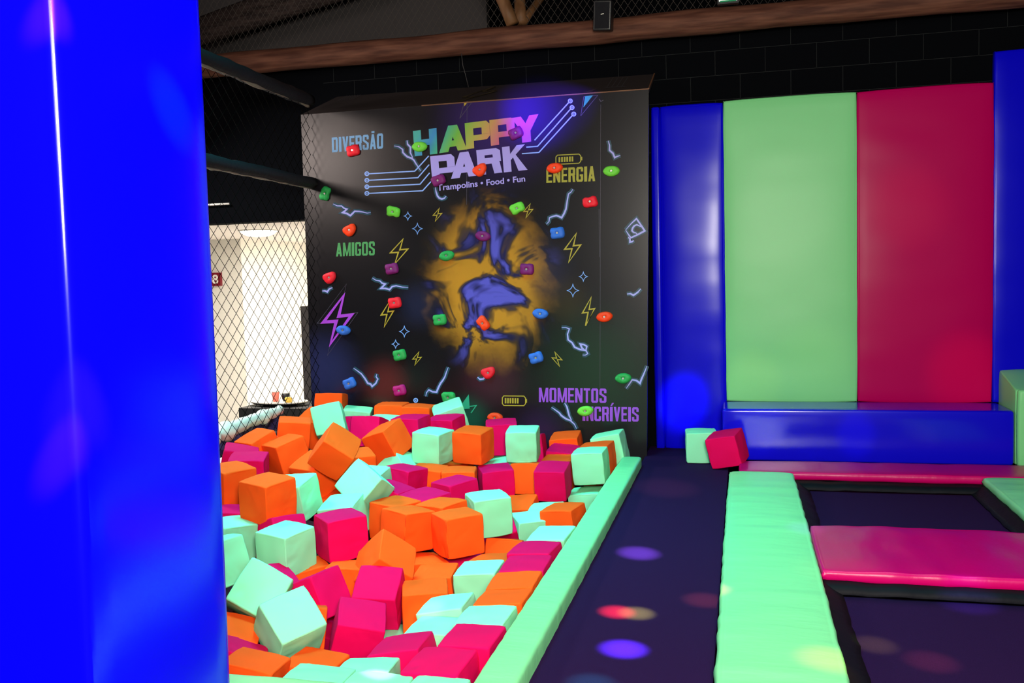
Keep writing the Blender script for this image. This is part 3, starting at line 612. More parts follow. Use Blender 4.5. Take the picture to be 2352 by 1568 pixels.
fpad(-.03, 3.2, 6.785, 7.19, .060, M['pinkpad'], 'thin magenta floor pad in front of the blue bench', (70, 8, 2), (1.2, .5, 1), 5.5, .006, .004)
fpad(.352, 1.535, 4.53, 5.36, .060, M['pinkpad'], 'wide magenta floor pad dividing the two trampoline beds', (40, 24, 2), (1.6, .8, 1), 1.7, .008, .006)

# foam pit edges and bed
pe = MB
o = pad('pit_edge_pad', (-.918, 2.2, -.07), (-.765, 7.18, .075), M['greenpad'], .02, (5, 90, 4), .002, .003, 7, (.5, 2.4, 1), None, 4.4)
tag(o, 'long lime green padded edge between the foam pit and the dark walkway', 'edge pad')
o = pad('pit_edge_pad', (-3.6, 2.62, -.07), (-.925, 2.945, .075), M['greenpad'], .035, (50, 6, 4), .004, .003, 7, (2.2, .6, 1), None, 9.4)
tag(o, 'lime green padded near edge of the foam pit beside the blue post', 'edge pad')
struct('wall_pit_right', MB().box((-.895, 2.2, -1.1), (-.80, WALLY, -.09)), M['skirt'])
struct('wall_pit_near', MB().box((-3.6, 2.62, -1.1), (-.895, 2.92, -.09)), M['skirt'])
struct('wall_pit_left', MB().box((-3.66, 2.62, -1.1), (-3.6, 7.6, -.02)), M['skirt'])
def heap(x, y):
    x = max(-3.4, min(-1.0, x)) + 2.2; y = max(3.2, min(7.4, y)) - 5.3
    c = HEAPC
    z = c[0] + c[1] * x + c[2] * y + c[3] * x * x + c[4] * x * y + c[5] * y * y + c[6] * x * x * y + c[7] * x * y * y + c[8] * y ** 3 + c[9] * x ** 3
    return max(-.55, min(.5, z))
# ---------------------------------------------------------------- climbing wall with its printed artwork
MY = 7.58
def mural_material():
    m = bpy.data.materials.new('printed_climbing_panel'); m.use_nodes = True; nt = m.node_tree
    b = nt.nodes['Principled BSDF']; b.inputs['Roughness'].default_value = .27; b.inputs['Specular IOR Level'].default_value = .42
    geo = nt.nodes.new('ShaderNodeTexCoord')
    blobs = (((1150, 270), .75, (.030, .010, .12)), ((745, 850), .50, (.012, .016, .075)), ((885, 880), .32, (.085, .007, .006)),  # first blob: purple print, with the blue light spot coloured in
             ((1130, 870), .40, (.040, .004, .012)), ((1370, 840), .75, (.004, .022, .008)), ((1075, 960), .28, (.002, .05, .028)),
             ((1300, 690), .30, (.020, .012, .002)), ((1060, 560), .45, (.028, .018, .010)), ((1240, 620), .40, (.010, .009, .028)),
             ((960, 700), .30, (.006, .008, .030)), ((1240, 990), .35, (.012, .004, .030)))
    acc = None
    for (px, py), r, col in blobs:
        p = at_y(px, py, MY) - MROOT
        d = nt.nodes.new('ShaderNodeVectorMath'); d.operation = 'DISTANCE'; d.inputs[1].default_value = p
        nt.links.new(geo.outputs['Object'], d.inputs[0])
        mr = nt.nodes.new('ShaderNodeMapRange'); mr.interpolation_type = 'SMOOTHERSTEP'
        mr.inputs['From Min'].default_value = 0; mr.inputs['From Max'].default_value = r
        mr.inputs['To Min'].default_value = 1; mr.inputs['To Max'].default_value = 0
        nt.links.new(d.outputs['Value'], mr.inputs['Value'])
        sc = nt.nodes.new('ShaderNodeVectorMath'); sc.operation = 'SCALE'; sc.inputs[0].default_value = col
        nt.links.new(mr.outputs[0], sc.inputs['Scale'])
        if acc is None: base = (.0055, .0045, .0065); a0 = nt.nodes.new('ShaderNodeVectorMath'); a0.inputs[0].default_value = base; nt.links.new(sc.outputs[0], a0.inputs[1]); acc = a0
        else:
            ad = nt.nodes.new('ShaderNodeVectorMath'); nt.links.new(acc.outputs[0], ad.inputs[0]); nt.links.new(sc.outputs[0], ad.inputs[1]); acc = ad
    # airbrushed amber and indigo clouds in the middle of the print
    nz = nt.nodes.new('ShaderNodeTexNoise'); nz.inputs['Scale'].default_value = 4.2; nz.inputs['Detail'].default_value = 5
    nt.links.new(geo.outputs['Object'], nz.inputs['Vector'])
    of = nt.nodes.new('ShaderNodeVectorMath'); of.operation = 'MULTIPLY_ADD'; of.inputs[1].default_value = (.34, 0, .34)
    nt.links.new(nz.outputs['Color'], of.inputs[0]); nt.links.new(geo.outputs['Object'], of.inputs[2])
    p = at_y(1122, 650, MY) - MROOT + Vector((.17, 0, .17))
    sb = nt.nodes.new('ShaderNodeVectorMath'); sb.operation = 'SUBTRACT'; sb.inputs[1].default_value = p; nt.links.new(of.outputs[0], sb.inputs[0])
    ml = nt.nodes.new('ShaderNodeVectorMath'); ml.operation = 'MULTIPLY'; ml.inputs[1].default_value = (1 / .56, 0, 1 / .74); nt.links.new(sb.outputs[0], ml.inputs[0])
    ln = nt.nodes.new('ShaderNodeVectorMath'); ln.operation = 'LENGTH'; nt.links.new(ml.outputs[0], ln.inputs[0])
    mr = nt.nodes.new('ShaderNodeMapRange'); mr.interpolation_type = 'SMOOTHSTEP'
    mr.inputs['From Min'].default_value = .45; mr.inputs['From Max'].default_value = 1.15; mr.inputs['To Min'].default_value = 1; mr.inputs['To Max'].default_value = 0
    nt.links.new(ln.outputs['Value'], mr.inputs['Value'])
    n2 = nt.nodes.new('ShaderNodeTexNoise'); n2.inputs['Scale'].default_value = 2.6; n2.inputs['Detail'].default_value = 3; n2.inputs['Distortion'].default_value = 1.2
    nt.links.new(geo.outputs['Object'], n2.inputs['Vector'])
    rp = nt.nodes.new('ShaderNodeValToRGB'); el = rp.color_ramp.elements
    el[0].position = .34; el[0].color = (*IND, 1); el[1].position = .62; el[1].color = (*AMB, 1)
    e = el.new(.42); e.color = (*NAV, 1); e = el.new(.48); e.color = (.10, .05, .02, 1); e = el.new(.53); e.color = (*AMB, 1); e = el.new(.74); e.color = (.26, .10, .02, 1)
    nt.links.new(n2.outputs[0], rp.inputs[0])
    mx = nt.nodes.new('ShaderNodeMix'); mx.data_type = 'RGBA'
    nt.links.new(mr.outputs[0], mx.inputs[0]); nt.links.new(acc.outputs[0], mx.inputs[6]); nt.links.new(rp.outputs[0], mx.inputs[7])
    nt.links.new(mx.outputs[2], b.inputs['Base Color'])
    return m
AMB, IND, NAV = (.50, .205, .02), (.10, .085, .50), (.014, .013, .07)
MROOT = Vector((-2.22, MY, -.7))
mural = thing('climbing_wall', 'black printed climbing wall with coloured slogans rising behind the foam pit', 'climbing wall', MROOT)
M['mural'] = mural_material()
M['ply'] = mat('plywood_edge', (.16, .07, .035), .6, .3)
M['lid'] = mat('dark_printed_lid', (.034, .026, .026), .5, .25)
XL, XRT, XRB = -3.715, -.702, -.765
ZT = 2.94
def extr(poly, y0, y1):
    n = len(poly); mb = MB()
    mb.add([(x, y0, z) for x, z in poly] + [(x, y1, z) for x, z in poly],
           [tuple(range(n)), tuple(range(n, 2 * n))[::-1]] + [(i, (i + 1) % n, n + (i + 1) % n, n + i) for i in range(n)])
    return mb
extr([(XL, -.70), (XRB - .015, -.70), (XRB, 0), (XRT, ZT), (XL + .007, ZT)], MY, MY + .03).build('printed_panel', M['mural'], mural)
extr([(XL, -.70), (XRB - .02, -.70), (XRB - .005, 0), (XRT - .005, ZT - .02), (XL + .007, ZT - .02)], MY + .0305, MY + .10).build('frame', M['black'], mural)
# sloping lid behind the top edge
LA = Vector((XL + .007, MY + .002, ZT + .002)); LB = Vector((XRT, MY + .002, ZT + .002)); LC = Vector((XRT + .005, WALLY, 3.153)); LD = Vector((-3.568, WALLY, 3.171))
dn = Vector((0, .02, -.03))
lm = MB().add([LA, LB, LC, LD, LA + dn, LB + dn, LC + dn, LD + dn], [(0, 1, 2, 3), (4, 7, 6, 5), (0, 4, 5, 1), (1, 5, 6, 2), (2, 6, 7, 3), (3, 7, 4, 0)])
lm.build('top_lid', M['lid'], mural)
MB().box((-2.6, MY - .004, ZT - .003), (XRT, MY + .002, ZT + .006)).build('edge_strip', M['ply'], mural)
MB().tube([LB + Vector((.0, 0, .003)), LC + Vector((0, 0, .003))], .006, 6).build('edge_strip', M['ply'], mural)
LN = (LB - LA).cross(LD - LA).normalized()
def on_lid(px, py):
    v = ray(px, py); t = (LA - EYE).dot(LN) / v.dot(LN); p = EYE + v * t
    return p + LN * (.002 if LN.y < 0 else -.002)
def thick_line(pts, w, closed=False):
    """flat ribbon polygons in picture pixels: list of quads"""
    q = []; n = len(pts)
    ws = w if isinstance(w, (list, tuple)) else [w] * n
    offs = []
    for i in range(n):
        a = Vector(pts[i - 1] if (i or closed) else pts[i]); b = Vector(pts[(i + 1) % n] if (i < n - 1 or closed) else pts[i]); c = Vector(pts[i])
        d0 = (c - a); d1 = (b - c)
        if d0.length < 1e-6: d0 = d1
        if d1.length < 1e-6: d1 = d0
        d0.normalize(); d1.normalize()
        n0 = Vector((-d0.y, d0.x)); n1 = Vector((-d1.y, d1.x)); mm = n0 + n1
        if mm.length < .3: mm = n0
        mm.normalize(); k = min(2.2, 1 / max(.35, mm.dot(n0)))
        offs.append(mm * (ws[i] / 2 * k))
    for i in range(n if closed else n - 1):
        j = (i + 1) % n
        q.append([Vector(pts[i]) + offs[i], Vector(pts[j]) + offs[j], Vector(pts[j]) - offs[j], Vector(pts[i]) - offs[i]])
    return q
class Print:
    """flat printed shapes on the panel"""
    def __init__(s, layer, plane=None): s.k = 0; s.mb = MB(); s.y = MY - .0009 * layer; s.plane = plane
    def poly(s, pts):
        P = []; s.k += 1
        for p in pts:
            if s.plane: P.append(s.plane(p[0], p[1]))
            else:
                a = at_y(p[0], p[1], MY); P.append((a.x, s.y - .00004 * (s.k % 12), a.z))
        s.mb.add(P, [tuple(range(len(P)))]); return s
    def line(s, pts, w, closed=False):
        for q in thick_line(pts, w, closed): s.poly(q)
        return s
    def disc(s, c, rx, ry=None, rot=0, n=40):
        ry = ry or rx; cr_, sr_ = math.cos(rot), math.sin(rot)
        return s.poly([(c[0] + rx * math.cos(2 * PI * i / n) * cr_ - ry * math.sin(2 * PI * i / n) * sr_, c[1] + rx * math.cos(2 * PI * i / n) * sr_ + ry * math.sin(2 * PI * i / n) * cr_) for i in range(n)])
    def ring(s, c, r, w, n=28): return s.line([(c[0] + r * math.cos(2 * PI * i / n), c[1] + r * math.sin(2 * PI * i / n)) for i in range(n)], w, True)
    def build(s, name, m): return s.mb.build(name, m, mural)
def ink(name, c, r=.42): return mat(name, c, r, .35)
INK = dict(sky=ink('sky_blue_ink', (.16, .34, .62)), green=ink('green_ink', (.07, .30, .10)), olive=ink('olive_yellow_ink', (.34, .30, .03)),
           violet=ink('violet_ink', (.30, .065, .62)), lilac=ink('lilac_ink', (.38, .30, .78)), line=ink('line_blue_ink', (.27, .42, .95)),
           yellow=ink('yellow_ink', (.42, .30, .03)), spark=ink('spark_lilac_ink', (.36, .34, .80)), glow=ink('spark_teal_ink', (.010, .050, .085)),
           star=ink('star_blue_ink', (.20, .36, .85)), purple=ink('purple_ink', (.38, .05, .62)), thin=ink('thin_grey_ink', (.06, .05, .08)),
           amber=ink('amber_ink', (.42, .22, .02)), indigo=ink('indigo_ink', (.10, .085, .55)), navy=ink('navy_ink', (.010, .010, .05)), white=ink('pale_violet_ink', (.42, .36, .85)),
           faint=ink('faint_brown_ink', (.060, .045, .026)), faint2=ink('faint_grey_ink', (.055, .05, .055)), teal=ink('teal_green_ink', (.02, .30, .17)))
# --- slogan letters: heavy condensed capitals drawn as polygons in a unit box
def glyph(ch, a, b):
    R = lambda x0, y0, x1, y1: [(x0, y0), (x1, y0), (x1, y1), (x0, y1)]
    c = .16; e = .10
    UL = [(0, 1 - e), (a, 1 - b), (a, 1 - b), (c, 1)]
    top = [(0, 1 - e), (c, 1), (1 - c, 1), (1, 1 - e), (1, 1 - b), (0, 1 - b)]
    bot = [(0, e), (0, b), (1, b), (1, e), (1 - c, 0), (c, 0)]
    if ch in 'OÃ' and ch == 'O': return [top, bot, R(0, b, a, 1 - b), R(1 - a, b, 1, 1 - b)]
    if ch == 'D': return [[(0, 1), (1 - c, 1), (1, 1 - e), (1, 1 - b), (0, 1 - b)], [(0, 0), (0, b), (1, b), (1, e), (1 - c, 0)], R(0, b, a, 1 - b), R(1 - a, b, 1, 1 - b)]
    if ch == 'C': return [top, bot, R(0, b, a, 1 - b), R(1 - a, .66, 1, 1 - b), R(1 - a, b, 1, .34)]
    if ch == 'G': return [top, bot, R(0, b, a, 1 - b), R(1 - a, .68, 1, 1 - b), R(1 - a, b, 1, .5), R(.5, .5 - b * .9, 1 - a, .5)]
    if ch in 'IÍ':
        g = [R(0, 0, 1, 1)]
        if ch == 'Í': g.append([(.2, 1.06), (.7, 1.06), (1.5, 1.28), (.75, 1.28)])
        return g
    if ch == 'T': return [R(0, 1 - b, 1, 1), R(.5 - a / 2, 0, .5 + a / 2, 1 - b)]
    if ch == 'E': return [R(0, 0, a, 1), R(a, 1 - b, 1, 1), R(a, 0, 1, b), R(a, .5 - b / 2, .92, .5 + b / 2)]
    if ch == 'V': return [[(0, 1), (a * 1.05, 1), (.5 + a * .42, 0), (.5 - a * .42, 0)], [(1, 1), (.5 + a * .42, 0), (.5 - a * .42, 0), (1 - a * 1.05, 1)]]
    if ch in 'AÃ':
        g = [[(0, 0), (.5 - a * .5, 1), (.5 + a * .42, 1), (a, 0)], [(1, 0), (1 - a, 0), (.5 - a * .42, 1), (.5 + a * .5, 1)], R(a * .7, .18, 1 - a * .7, .18 + b)]
        if ch == 'Ã': g.append(R(.28, 1.07, .76, 1.20))
        return g
    if ch == 'M': return [R(0, 0, a * .8, 1), R(1 - a * .8, 0, 1, 1), [(0, 1), (a * .95, 1), (.5 + a * .25, 0), (.5 - a * .25, 0)], [(1, 1), (.5 + a * .25, 0), (.5 - a * .25, 0), (1 - a * .95, 1)]]
    if ch == 'N': return [R(0, 0, a * .9, 1), R(1 - a * .9, 0, 1, 1), [(0, 1), (a * 1.0, 1), (1, 0), (1 - a * 1.0, 0)]]
    if ch == 'R': return [R(0, 0, a, 1), [(a, 1), (1 - c, 1), (1, 1 - e), (1, 1 - b), (a, 1 - b)], R(1 - a, .47, 1, 1 - b), [(a, .5 - b * .4), (1 - a * .4, .5 - b * .4), (1, .5 + b * .2), (1, .5 + b * .6), (a, .5 + b * .6)], [(1 - a * 1.25, .45), (1 - a * .2, .45), (1, 0), (1 - a * 1.0, 0)]]
    if ch == 'S': return [top, bot, R(0, .58, a, 1 - b), R(1 - a, b, 1, .46), [(0, .6), (a, .66), (1, .44), (1 - a, .38)], R(1 - a, .68, 1, 1 - b), R(0, b, a, .32), [(0, .6), (a * .6, .62), (1, .42), (1 - a * .4, .36)]]
    if ch == 'H': return [R(0, 0, a, 1), R(1 - a, 0, 1, 1), R(a, .5 - b / 2, 1 - a, .5 + b / 2)]
    if ch == 'P': return [R(0, 0, a, 1), [(a, 1), (1 - c * .8, 1), (1, 1 - e * 1.3), (1, 1 - b), (a, 1 - b)], R(1 - a, .5, 1, 1 - b), [(a, .28), (1 - c * .8, .28), (1, .28 + e * 1.3), (1, .28 + b * .9), (a, .28 + b * .9)]]
    if ch == 'Y': return [[(0, 1), (a * 1.05, 1), (.5 + a * .5, .42), (.5 - a * .5, .42)], [(1, 1), (.5 + a * .5, .42), (.5 - a * .5, .42), (1 - a * 1.05, 1)], R(.5 - a * .5, 0, .5 + a * .5, .43)]
    if ch == 'K': return [R(0, 0, a, 1), [(a * .9, .42), (a * .9, .66), (1 - a * 1.1, 1), (1, 1)], [(a * 1.3, .58), (.52, .70), (1, 0), (1 - a * 1.15, 0)]]
    return []
WID = {'I': .42, 'Í': .42, 'M': 1.32, 'N': 1.05, 'A': 1.02, 'Ã': 1.02, 'V': .98, 'T': .9, 'E': .85}
def quadpt(q, u, v):
    TL, TR, BL, BR = q
    return tuple((BL[i] * (1 - u) + BR[i] * u) * (1 - v) + (TL[i] * (1 - u) + TR[i] * u) * v for i in range(2))
def slogan(word, q, m, layer, gap=.16):
    pr = Print(layer); tot = sum(WID.get(c, 1.0) for c in word) + gap * (len(word) - 1); x = 0
    for c in word:
        w = WID.get(c, 1.0); a = .34 if c not in 'M' else .28
        if c in 'IÍ': a = 1
        for g in glyph(c, a, .15): pr.poly([quadpt(q, (x + p[0] * w) / tot, p[1]) for p in g])
        x += w + gap
    o = pr.build('slogan', m); return o
def labelled(o, l): o['label'] = l; return o
labelled(slogan('DIVERSÃO', ((762, 316), (880, 306), (763, 350), (880, 341)), INK['sky'], 2), 'sky blue slogan')
labelled(slogan('AMIGOS', ((772, 558), (861, 554), (772, 589), (861, 586)), INK['green'], 2), 'green slogan')
labelled(slogan('ENERGIA', ((1255, 388), (1367, 381), (1255, 420), (1367, 416)), INK['olive'], 2), 'olive yellow slogan')
labelled(slogan('MOMENTOS', ((1238, 890), (1393, 892), (1238, 923), (1393, 925)), INK['violet'], 2), 'upper violet slogan')
labelled(slogan('INCRÍVEIS', ((1338, 933), (1467, 935), (1338, 966), (1467, 968)), INK['violet'], 2), 'lower violet slogan')
# --- main title
def gradient_ink(name, stops):
    m = bpy.data.materials.new(name); m.use_nodes = True; nt = m.node_tree; b = nt.nodes['Principled BSDF']; b.inputs['Roughness'].default_value = .42
    b.inputs['Specular IOR Level'].default_value = .35
    tc = nt.nodes.new('ShaderNodeTexCoord'); sp = nt.nodes.new('ShaderNodeSeparateXYZ'); nt.links.new(tc.outputs['Object'], sp.inputs[0])
    mz = nt.nodes.new('ShaderNodeMath'); mz.operation = 'MULTIPLY_ADD'; mz.inputs[1].default_value = -.55; nt.links.new(sp.outputs['Z'], mz.inputs[0]); nt.links.new(sp.outputs['X'], mz.inputs[2])
    pa = at_y(950, 330, MY) - MROOT; pb = at_y(1238, 290, MY) - MROOT
    mr = nt.nodes.new('ShaderNodeMapRange'); mr.inputs['From Min'].default_value = pa.x - .55 * pa.z; mr.inputs['From Max'].default_value = pb.x - .55 * pb.z
    nt.links.new(mz.outputs[0], mr.inputs['Value'])
    rp = nt.nodes.new('ShaderNodeValToRGB'); el = rp.color_ramp.elements
    el[0].position = stops[0][0]; el[0].color = (*stops[0][1], 1); el[1].position = stops[-1][0]; el[1].color = (*stops[-1][1], 1)
    for p, c in stops[1:-1]: e = el.new(p); e.color = (*c, 1)
    nt.links.new(mr.outputs[0], rp.inputs[0]); nt.links.new(rp.outputs[0], b.inputs['Base Color'])
    return m
M['rainbow'] = gradient_ink('rainbow_ink', [(0, (.06, .36, .34)), (.14, (.04, .22, .52)), (.22, (.05, .36, .26)), (.34, (.14, .40, .05)), (.48, (.36, .36, .07)), (.60, (.52, .26, .10)), (.74, (.52, .10, .22)), (.86, (.55, .06, .48)), (1, (.38, .08, .70))])
HP = (('H', ((948.6, 301), (1003, 294), (953, 359), (1005, 353))), ('A', ((1008.5, 291), (1071, 284), (1009, 352), (1073, 343))), ('P', ((1067.5, 283), (1124, 276), (1071, 343), (1127, 335))),
      ('P', ((1124, 276), (1181, 269), (1128, 335), (1185, 327))), ('Y', ((1175, 271), (1237, 262), (1179, 331), (1241, 322))))
pr = Print(4)
for c, q in HP:
    for g in glyph(c, .33, .24): pr.poly([quadpt(q, *p) for p in g])
labelled(pr.build('title_lettering', M['rainbow']), 'upper title word in rainbow colours')
PKQ = (('P', ((988, 359), (1043, 353), (993.5, 417), (1048, 411))), ('A', ((1036, 353), (1096, 345), (1036, 411), (1097, 403))), ('R', ((1094, 345), (1148, 339), (1099, 403), (1154, 396))), ('K', ((1153, 338), (1206, 331), (1157.5, 396), (1212, 390))))
pr = Print(4)
for c, q in PKQ:
    for g in glyph(c, .33, .24): pr.poly([quadpt(q, *p) for p in g])
labelled(pr.build('title_lettering', INK['lilac']), 'lower title word in lilac')
v, f = text_mesh('Trampolins • Food • Fun', .022)
q = fit_quad(v, (1004, 424), (1206, 403), (1005, 443), (1207, 421))
pr = Print(4)
for ff in f: pr.poly([q[i] for i in ff])
labelled(pr.build('tagline_lettering', INK['lilac']), 'small lilac tagline')
# --- circuit lines
pr = Print(3)
for pts in (((848, 399), (953, 393), (985, 358)), ((848, 414), (960, 408), (986, 378)), ((848, 429), (965, 423), (987, 397)), ((848, 444), (971, 438), (990, 417)),
            ((1228, 322), (1307, 235)), ((1209, 338), (1235, 336), (1311, 250)), ((1199, 353), (1238, 350), (1315, 265))): pr.line(pts, 2.6)
for c in ((843, 399), (843, 414), (843, 429), (843, 444), (1310, 232), (1314, 247), (1318, 262), (955, 919)): pr.ring(c, 4.2, 2.6); pr.disc(c, 1.6)
pr.build('circuit_print', INK['line'])
# --- flashes, stars, batteries, sparks
BOLT = ((.72, 0), (0, .55), (.46, .53), (.25, 1), (1, .40), (.54, .43))
pr = Print(3)
for (x0, y0, x1, y1), w, fl in (((995, 478, 1015, 508), 2.2, 0), ((1203, 468, 1224, 500), 2.2, 0), ((897, 549, 937, 606), 3.4, 0), ((1297, 536, 1334, 602), 3.4, 0), ((876, 690, 904, 750), 3.2, 0),
                                ((1338, 682, 1366, 748), 3.0, 0), ((948, 808, 968, 838), 2.2, 0), ((1268, 808, 1291, 841), 2.2, 1)):
    pr.line([((x1 - p[0] * (x1 - x0)) if fl else (x0 + p[0] * (x1 - x0)), y0 + p[1] * (y1 - y0)) for p in BOLT], w, True)
pr.poly([(1066, 237), (1073, 236), (1067, 244)])
pr.build('flash_print', INK['yellow'])
bx = lambda x0, y0, x1, y1: [(x0 + p[0] * (x1 - x0), y0 + p[1] * (y1 - y0)) for p in BOLT]
labelled(Print(3).line(bx(743, 678, 808, 790), 7.5, True).build('flash_print', INK['purple']), 'large purple flash')
pr = Print(2).line(bx(729, 652, 822, 816), 1.2, True)
pr.line([(1056, 272), (1066, 238), (1084, 235), (1056, 272)], 1.2).line([(1334, 266), (1341, 222), (1373, 219), (1334, 266)], 1.2)
pr.line([(1376, 227), (1380, 233), (1386, 230)], 1.5).line([(1376, 480), (1377, 590)], .8).line([(1073, 232), (1072, 470)], .9).line([(1380, 240), (1378, 900)], .7)
pr.build('thin_outline_print', INK['thin'])
pr = Print(3).poly([(1344, 221), (1362, 219), (1340, 247)]).poly([(1077, 905), (1079, 938), (1052, 940)]).line([(1079, 933), (1094, 931), (1082, 948)], 2.5)
pr.build('flash_print', INK['teal'])
pr = Print(3)
for cx0, cy0, r in ((937, 496, 10), (959, 525, 13), (1340, 635, 11), (1316, 667, 15), (929, 761, 13), (909, 790, 10)):
    pts = []
    for k in range(4):
        a0 = k * PI / 2
        for tt in (0, .25, .5, .75):
            w0 = (1 - tt) ** 2; ang0 = a0; ang1 = a0 + PI / 2
            p0 = Vector((math.cos(ang0), math.sin(ang0))); p1 = Vector((math.cos(ang1), math.sin(ang1))); mid = (p0 + p1) * .14
            P = p0 * (1 - tt) ** 2 + mid * 2 * tt * (1 - tt) + p1 * tt * tt
            pts.append((cx0 + P.x * r * .88, cy0 + P.y * r))
    pr.line(pts, 1.5, True)
pr.build('star_print', INK['star'])
for (x0, y0, x1, y1), mk, l in (((1277, 355, 1337, 376), 'olive', 'olive battery symbol'), ((1154, 909, 1210, 931), 'yellow', 'yellow battery symbol')):
    pr = Print(3); w = x1 - x0; sl = -.05 if y0 < 500 else .01
    P = lambda u, v: (x0 + u * w, y0 + v * (y1 - y0) + sl * (u - .5) * w)
    pr.line([P(.06, 0), P(.88, 0), P(.95, .2), P(.95, .8), P(.88, 1), P(.06, 1), P(0, .8), P(0, .2)], 2.2, True)
    pr.poly([P(.96, .3), P(1.01, .3), P(1.01, .7), P(.96, .7)])
    for k in range(6): pr.poly([P(.10 + .10 * k, .22), P(.165 + .10 * k, .22), P(.165 + .10 * k, .78), P(.10 + .10 * k, .78)])
    labelled(pr.build('battery_print', INK[mk]), l)
SPARK = [((765, 468), (785, 473), (797, 480), (787, 488), (805, 495), (815, 485), (835, 487), (852, 488)), ((905, 335), (925, 343), (930, 355), (945, 363), (955, 375), (967, 393)),
         ((935, 322), (943, 338), (948, 362)), ((1316, 434), (1306, 445), (1300, 480), (1290, 500), (1278, 495), (1262, 500), (1255, 515)), ((1397, 323), (1400, 345), (1412, 362), (1425, 357)),
         ((1000, 430), (1005, 450), (1015, 457), (1025, 450)), ((855, 638), (873, 645), (885, 652), (875, 662), (895, 665), (910, 656), (938, 660)), ((740, 668), (752, 670), (764, 660)),
         ((1290, 752), (1308, 755), (1305, 780), (1320, 797), (1345, 805), (1333, 790), (1348, 795), (1350, 812), (1338, 815)), ((812, 845), (830, 858), (845, 880), (855, 887), (868, 870), (866, 858)),
         ((1030, 843), (1022, 865), (1012, 880), (1003, 900), (985, 895), (978, 910)), ((1486, 840), (1478, 860), (1470, 880), (1452, 872), (1438, 892)),
         ((1267, 935), (1285, 948), (1295, 958), (1310, 965), (1325, 985)), ((1297, 925), (1305, 945), (1313, 965)), ((1440, 675), (1455, 678), (1472, 663)), ((1097, 866), (1110, 870), (1122, 866)),
         ((1437, 528), (1462, 502), (1481, 530), (1449, 546), (1437, 528)), ((1475, 522), (1463, 516), (1453, 524), (1456, 534), (1464, 538)), ((1443, 544), (1447, 556), (1456, 552))]
g = Print(1); s_ = Print(2)
def jag(pts, seed):
    out = []; rn = random.Random(seed)
    for i in range(len(pts) - 1):
        a = Vector(pts[i]); b = Vector(pts[i + 1]); d = b - a; nrm = Vector((-d.y, d.x)).normalized() if d.length else Vector((0, 0))
        out.append(a); out.append(a + d * .5 + nrm * rn.uniform(-3.2, 3.2))
    out.append(Vector(pts[-1])); return out
for k, p in enumerate(SPARK):
    j = jag(p, k); n = len(j)
    g.line(j, 10); s_.line(j, [max(1.2, 4.2 * math.sin(PI * (i + .35) / (n - .3)) ** .6) for i in range(n)])
g.build('spark_glow_print', INK['glow']); s_.build('spark_print', INK['spark'])
# --- faint print on the sloping lid
pr = Print(1, on_lid)
pr.line([(1138, 199), (1062, 224), (1092, 222), (1050, 234), (1142, 208), (1108, 211)], 3, True)
pr.poly([(1335, 214), (1372, 203), (1356, 213)])
pr.build('lid_print', INK['faint'])
pr = Print(1, on_lid)
for k in range(4): pr.line([(1394 + 11 * k, 201), (1409 + 11 * k, 178)], 1.2)
pr.line([(1390, 202), (1436, 199)], 1.2)
for k in range(6): pr.line([(778 + 6 * k, 231 - k * .4), (800 + 6 * k, 219 - k * .4)], 1.2)
pr.build('lid_print', INK['faint2'])

# ---------------------------------------------------------------- climbing holds bolted on the panel
def hold_mesh(kind):
    out = {0: (.98, 1.02, 1.16, 1.02, .84, .96, 1.20, 1.08, .90, 1.04, 1.18, 1.0, .88, .98, 1.14, 1.06),   # blocky
           1: (1.12, 1.04, .92, .84, .80, .86, .96, 1.06, 1.14, 1.04, .92, .88, .86, .88, .94, 1.04),        # eye
           2: (1.02, 1.08, 1.18, 1.04, .90, .94, 1.14, 1.16, 1.0, .96, 1.10, .98, .72, .70, .96, 1.10),        # bean
           3: (.92, 1.02, 1.16, 1.02, .86, .86, 1.0, 1.16, 1.12, 1.0, 1.02, 1.14, 1.06, .92, .84, .84)}[kind]
    n = 32; mb = MB(); rings = ((1.0, 0.0), (1.02, .35), (.93, .72), (.72, .96), (.45, 1.0), (.22, .93), (.17, .60))
    vs = []
    for s, y in rings:
        for j in range(n):
            t = j / n * 16; i0 = int(t) % 16; fr = t - int(t); fr = fr * fr * (3 - 2 * fr)
            r = out[i0] * (1 - fr) + out[(i0 + 1) % 16] * fr
            if s < .5: r = r * .3 + .7 * .8
            w = 2 * PI * j / n
            vs.append((.060 * s * r * math.cos(w), -.036 * y - .004 * noise.noise(Vector((math.cos(w) * 2 * s, math.sin(w) * 2 * s, kind))), .050 * s * r * math.sin(w)))
    fs = [(i * n + j, i * n + (j + 1) % n, (i + 1) * n + (j + 1) % n, (i + 1) * n + j) for i in range(len(rings) - 1) for j in range(n)]
    fs += [tuple(range(n)), tuple((len(rings) - 1) * n + j for j in range(n))[::-1]]
    return mb.add(vs, fs)
HM = {}
boltme = MB().tube([(0, -.020, 0), (0, -.034, 0)], .0095, 6).mesh('bolt', M['bolt'])
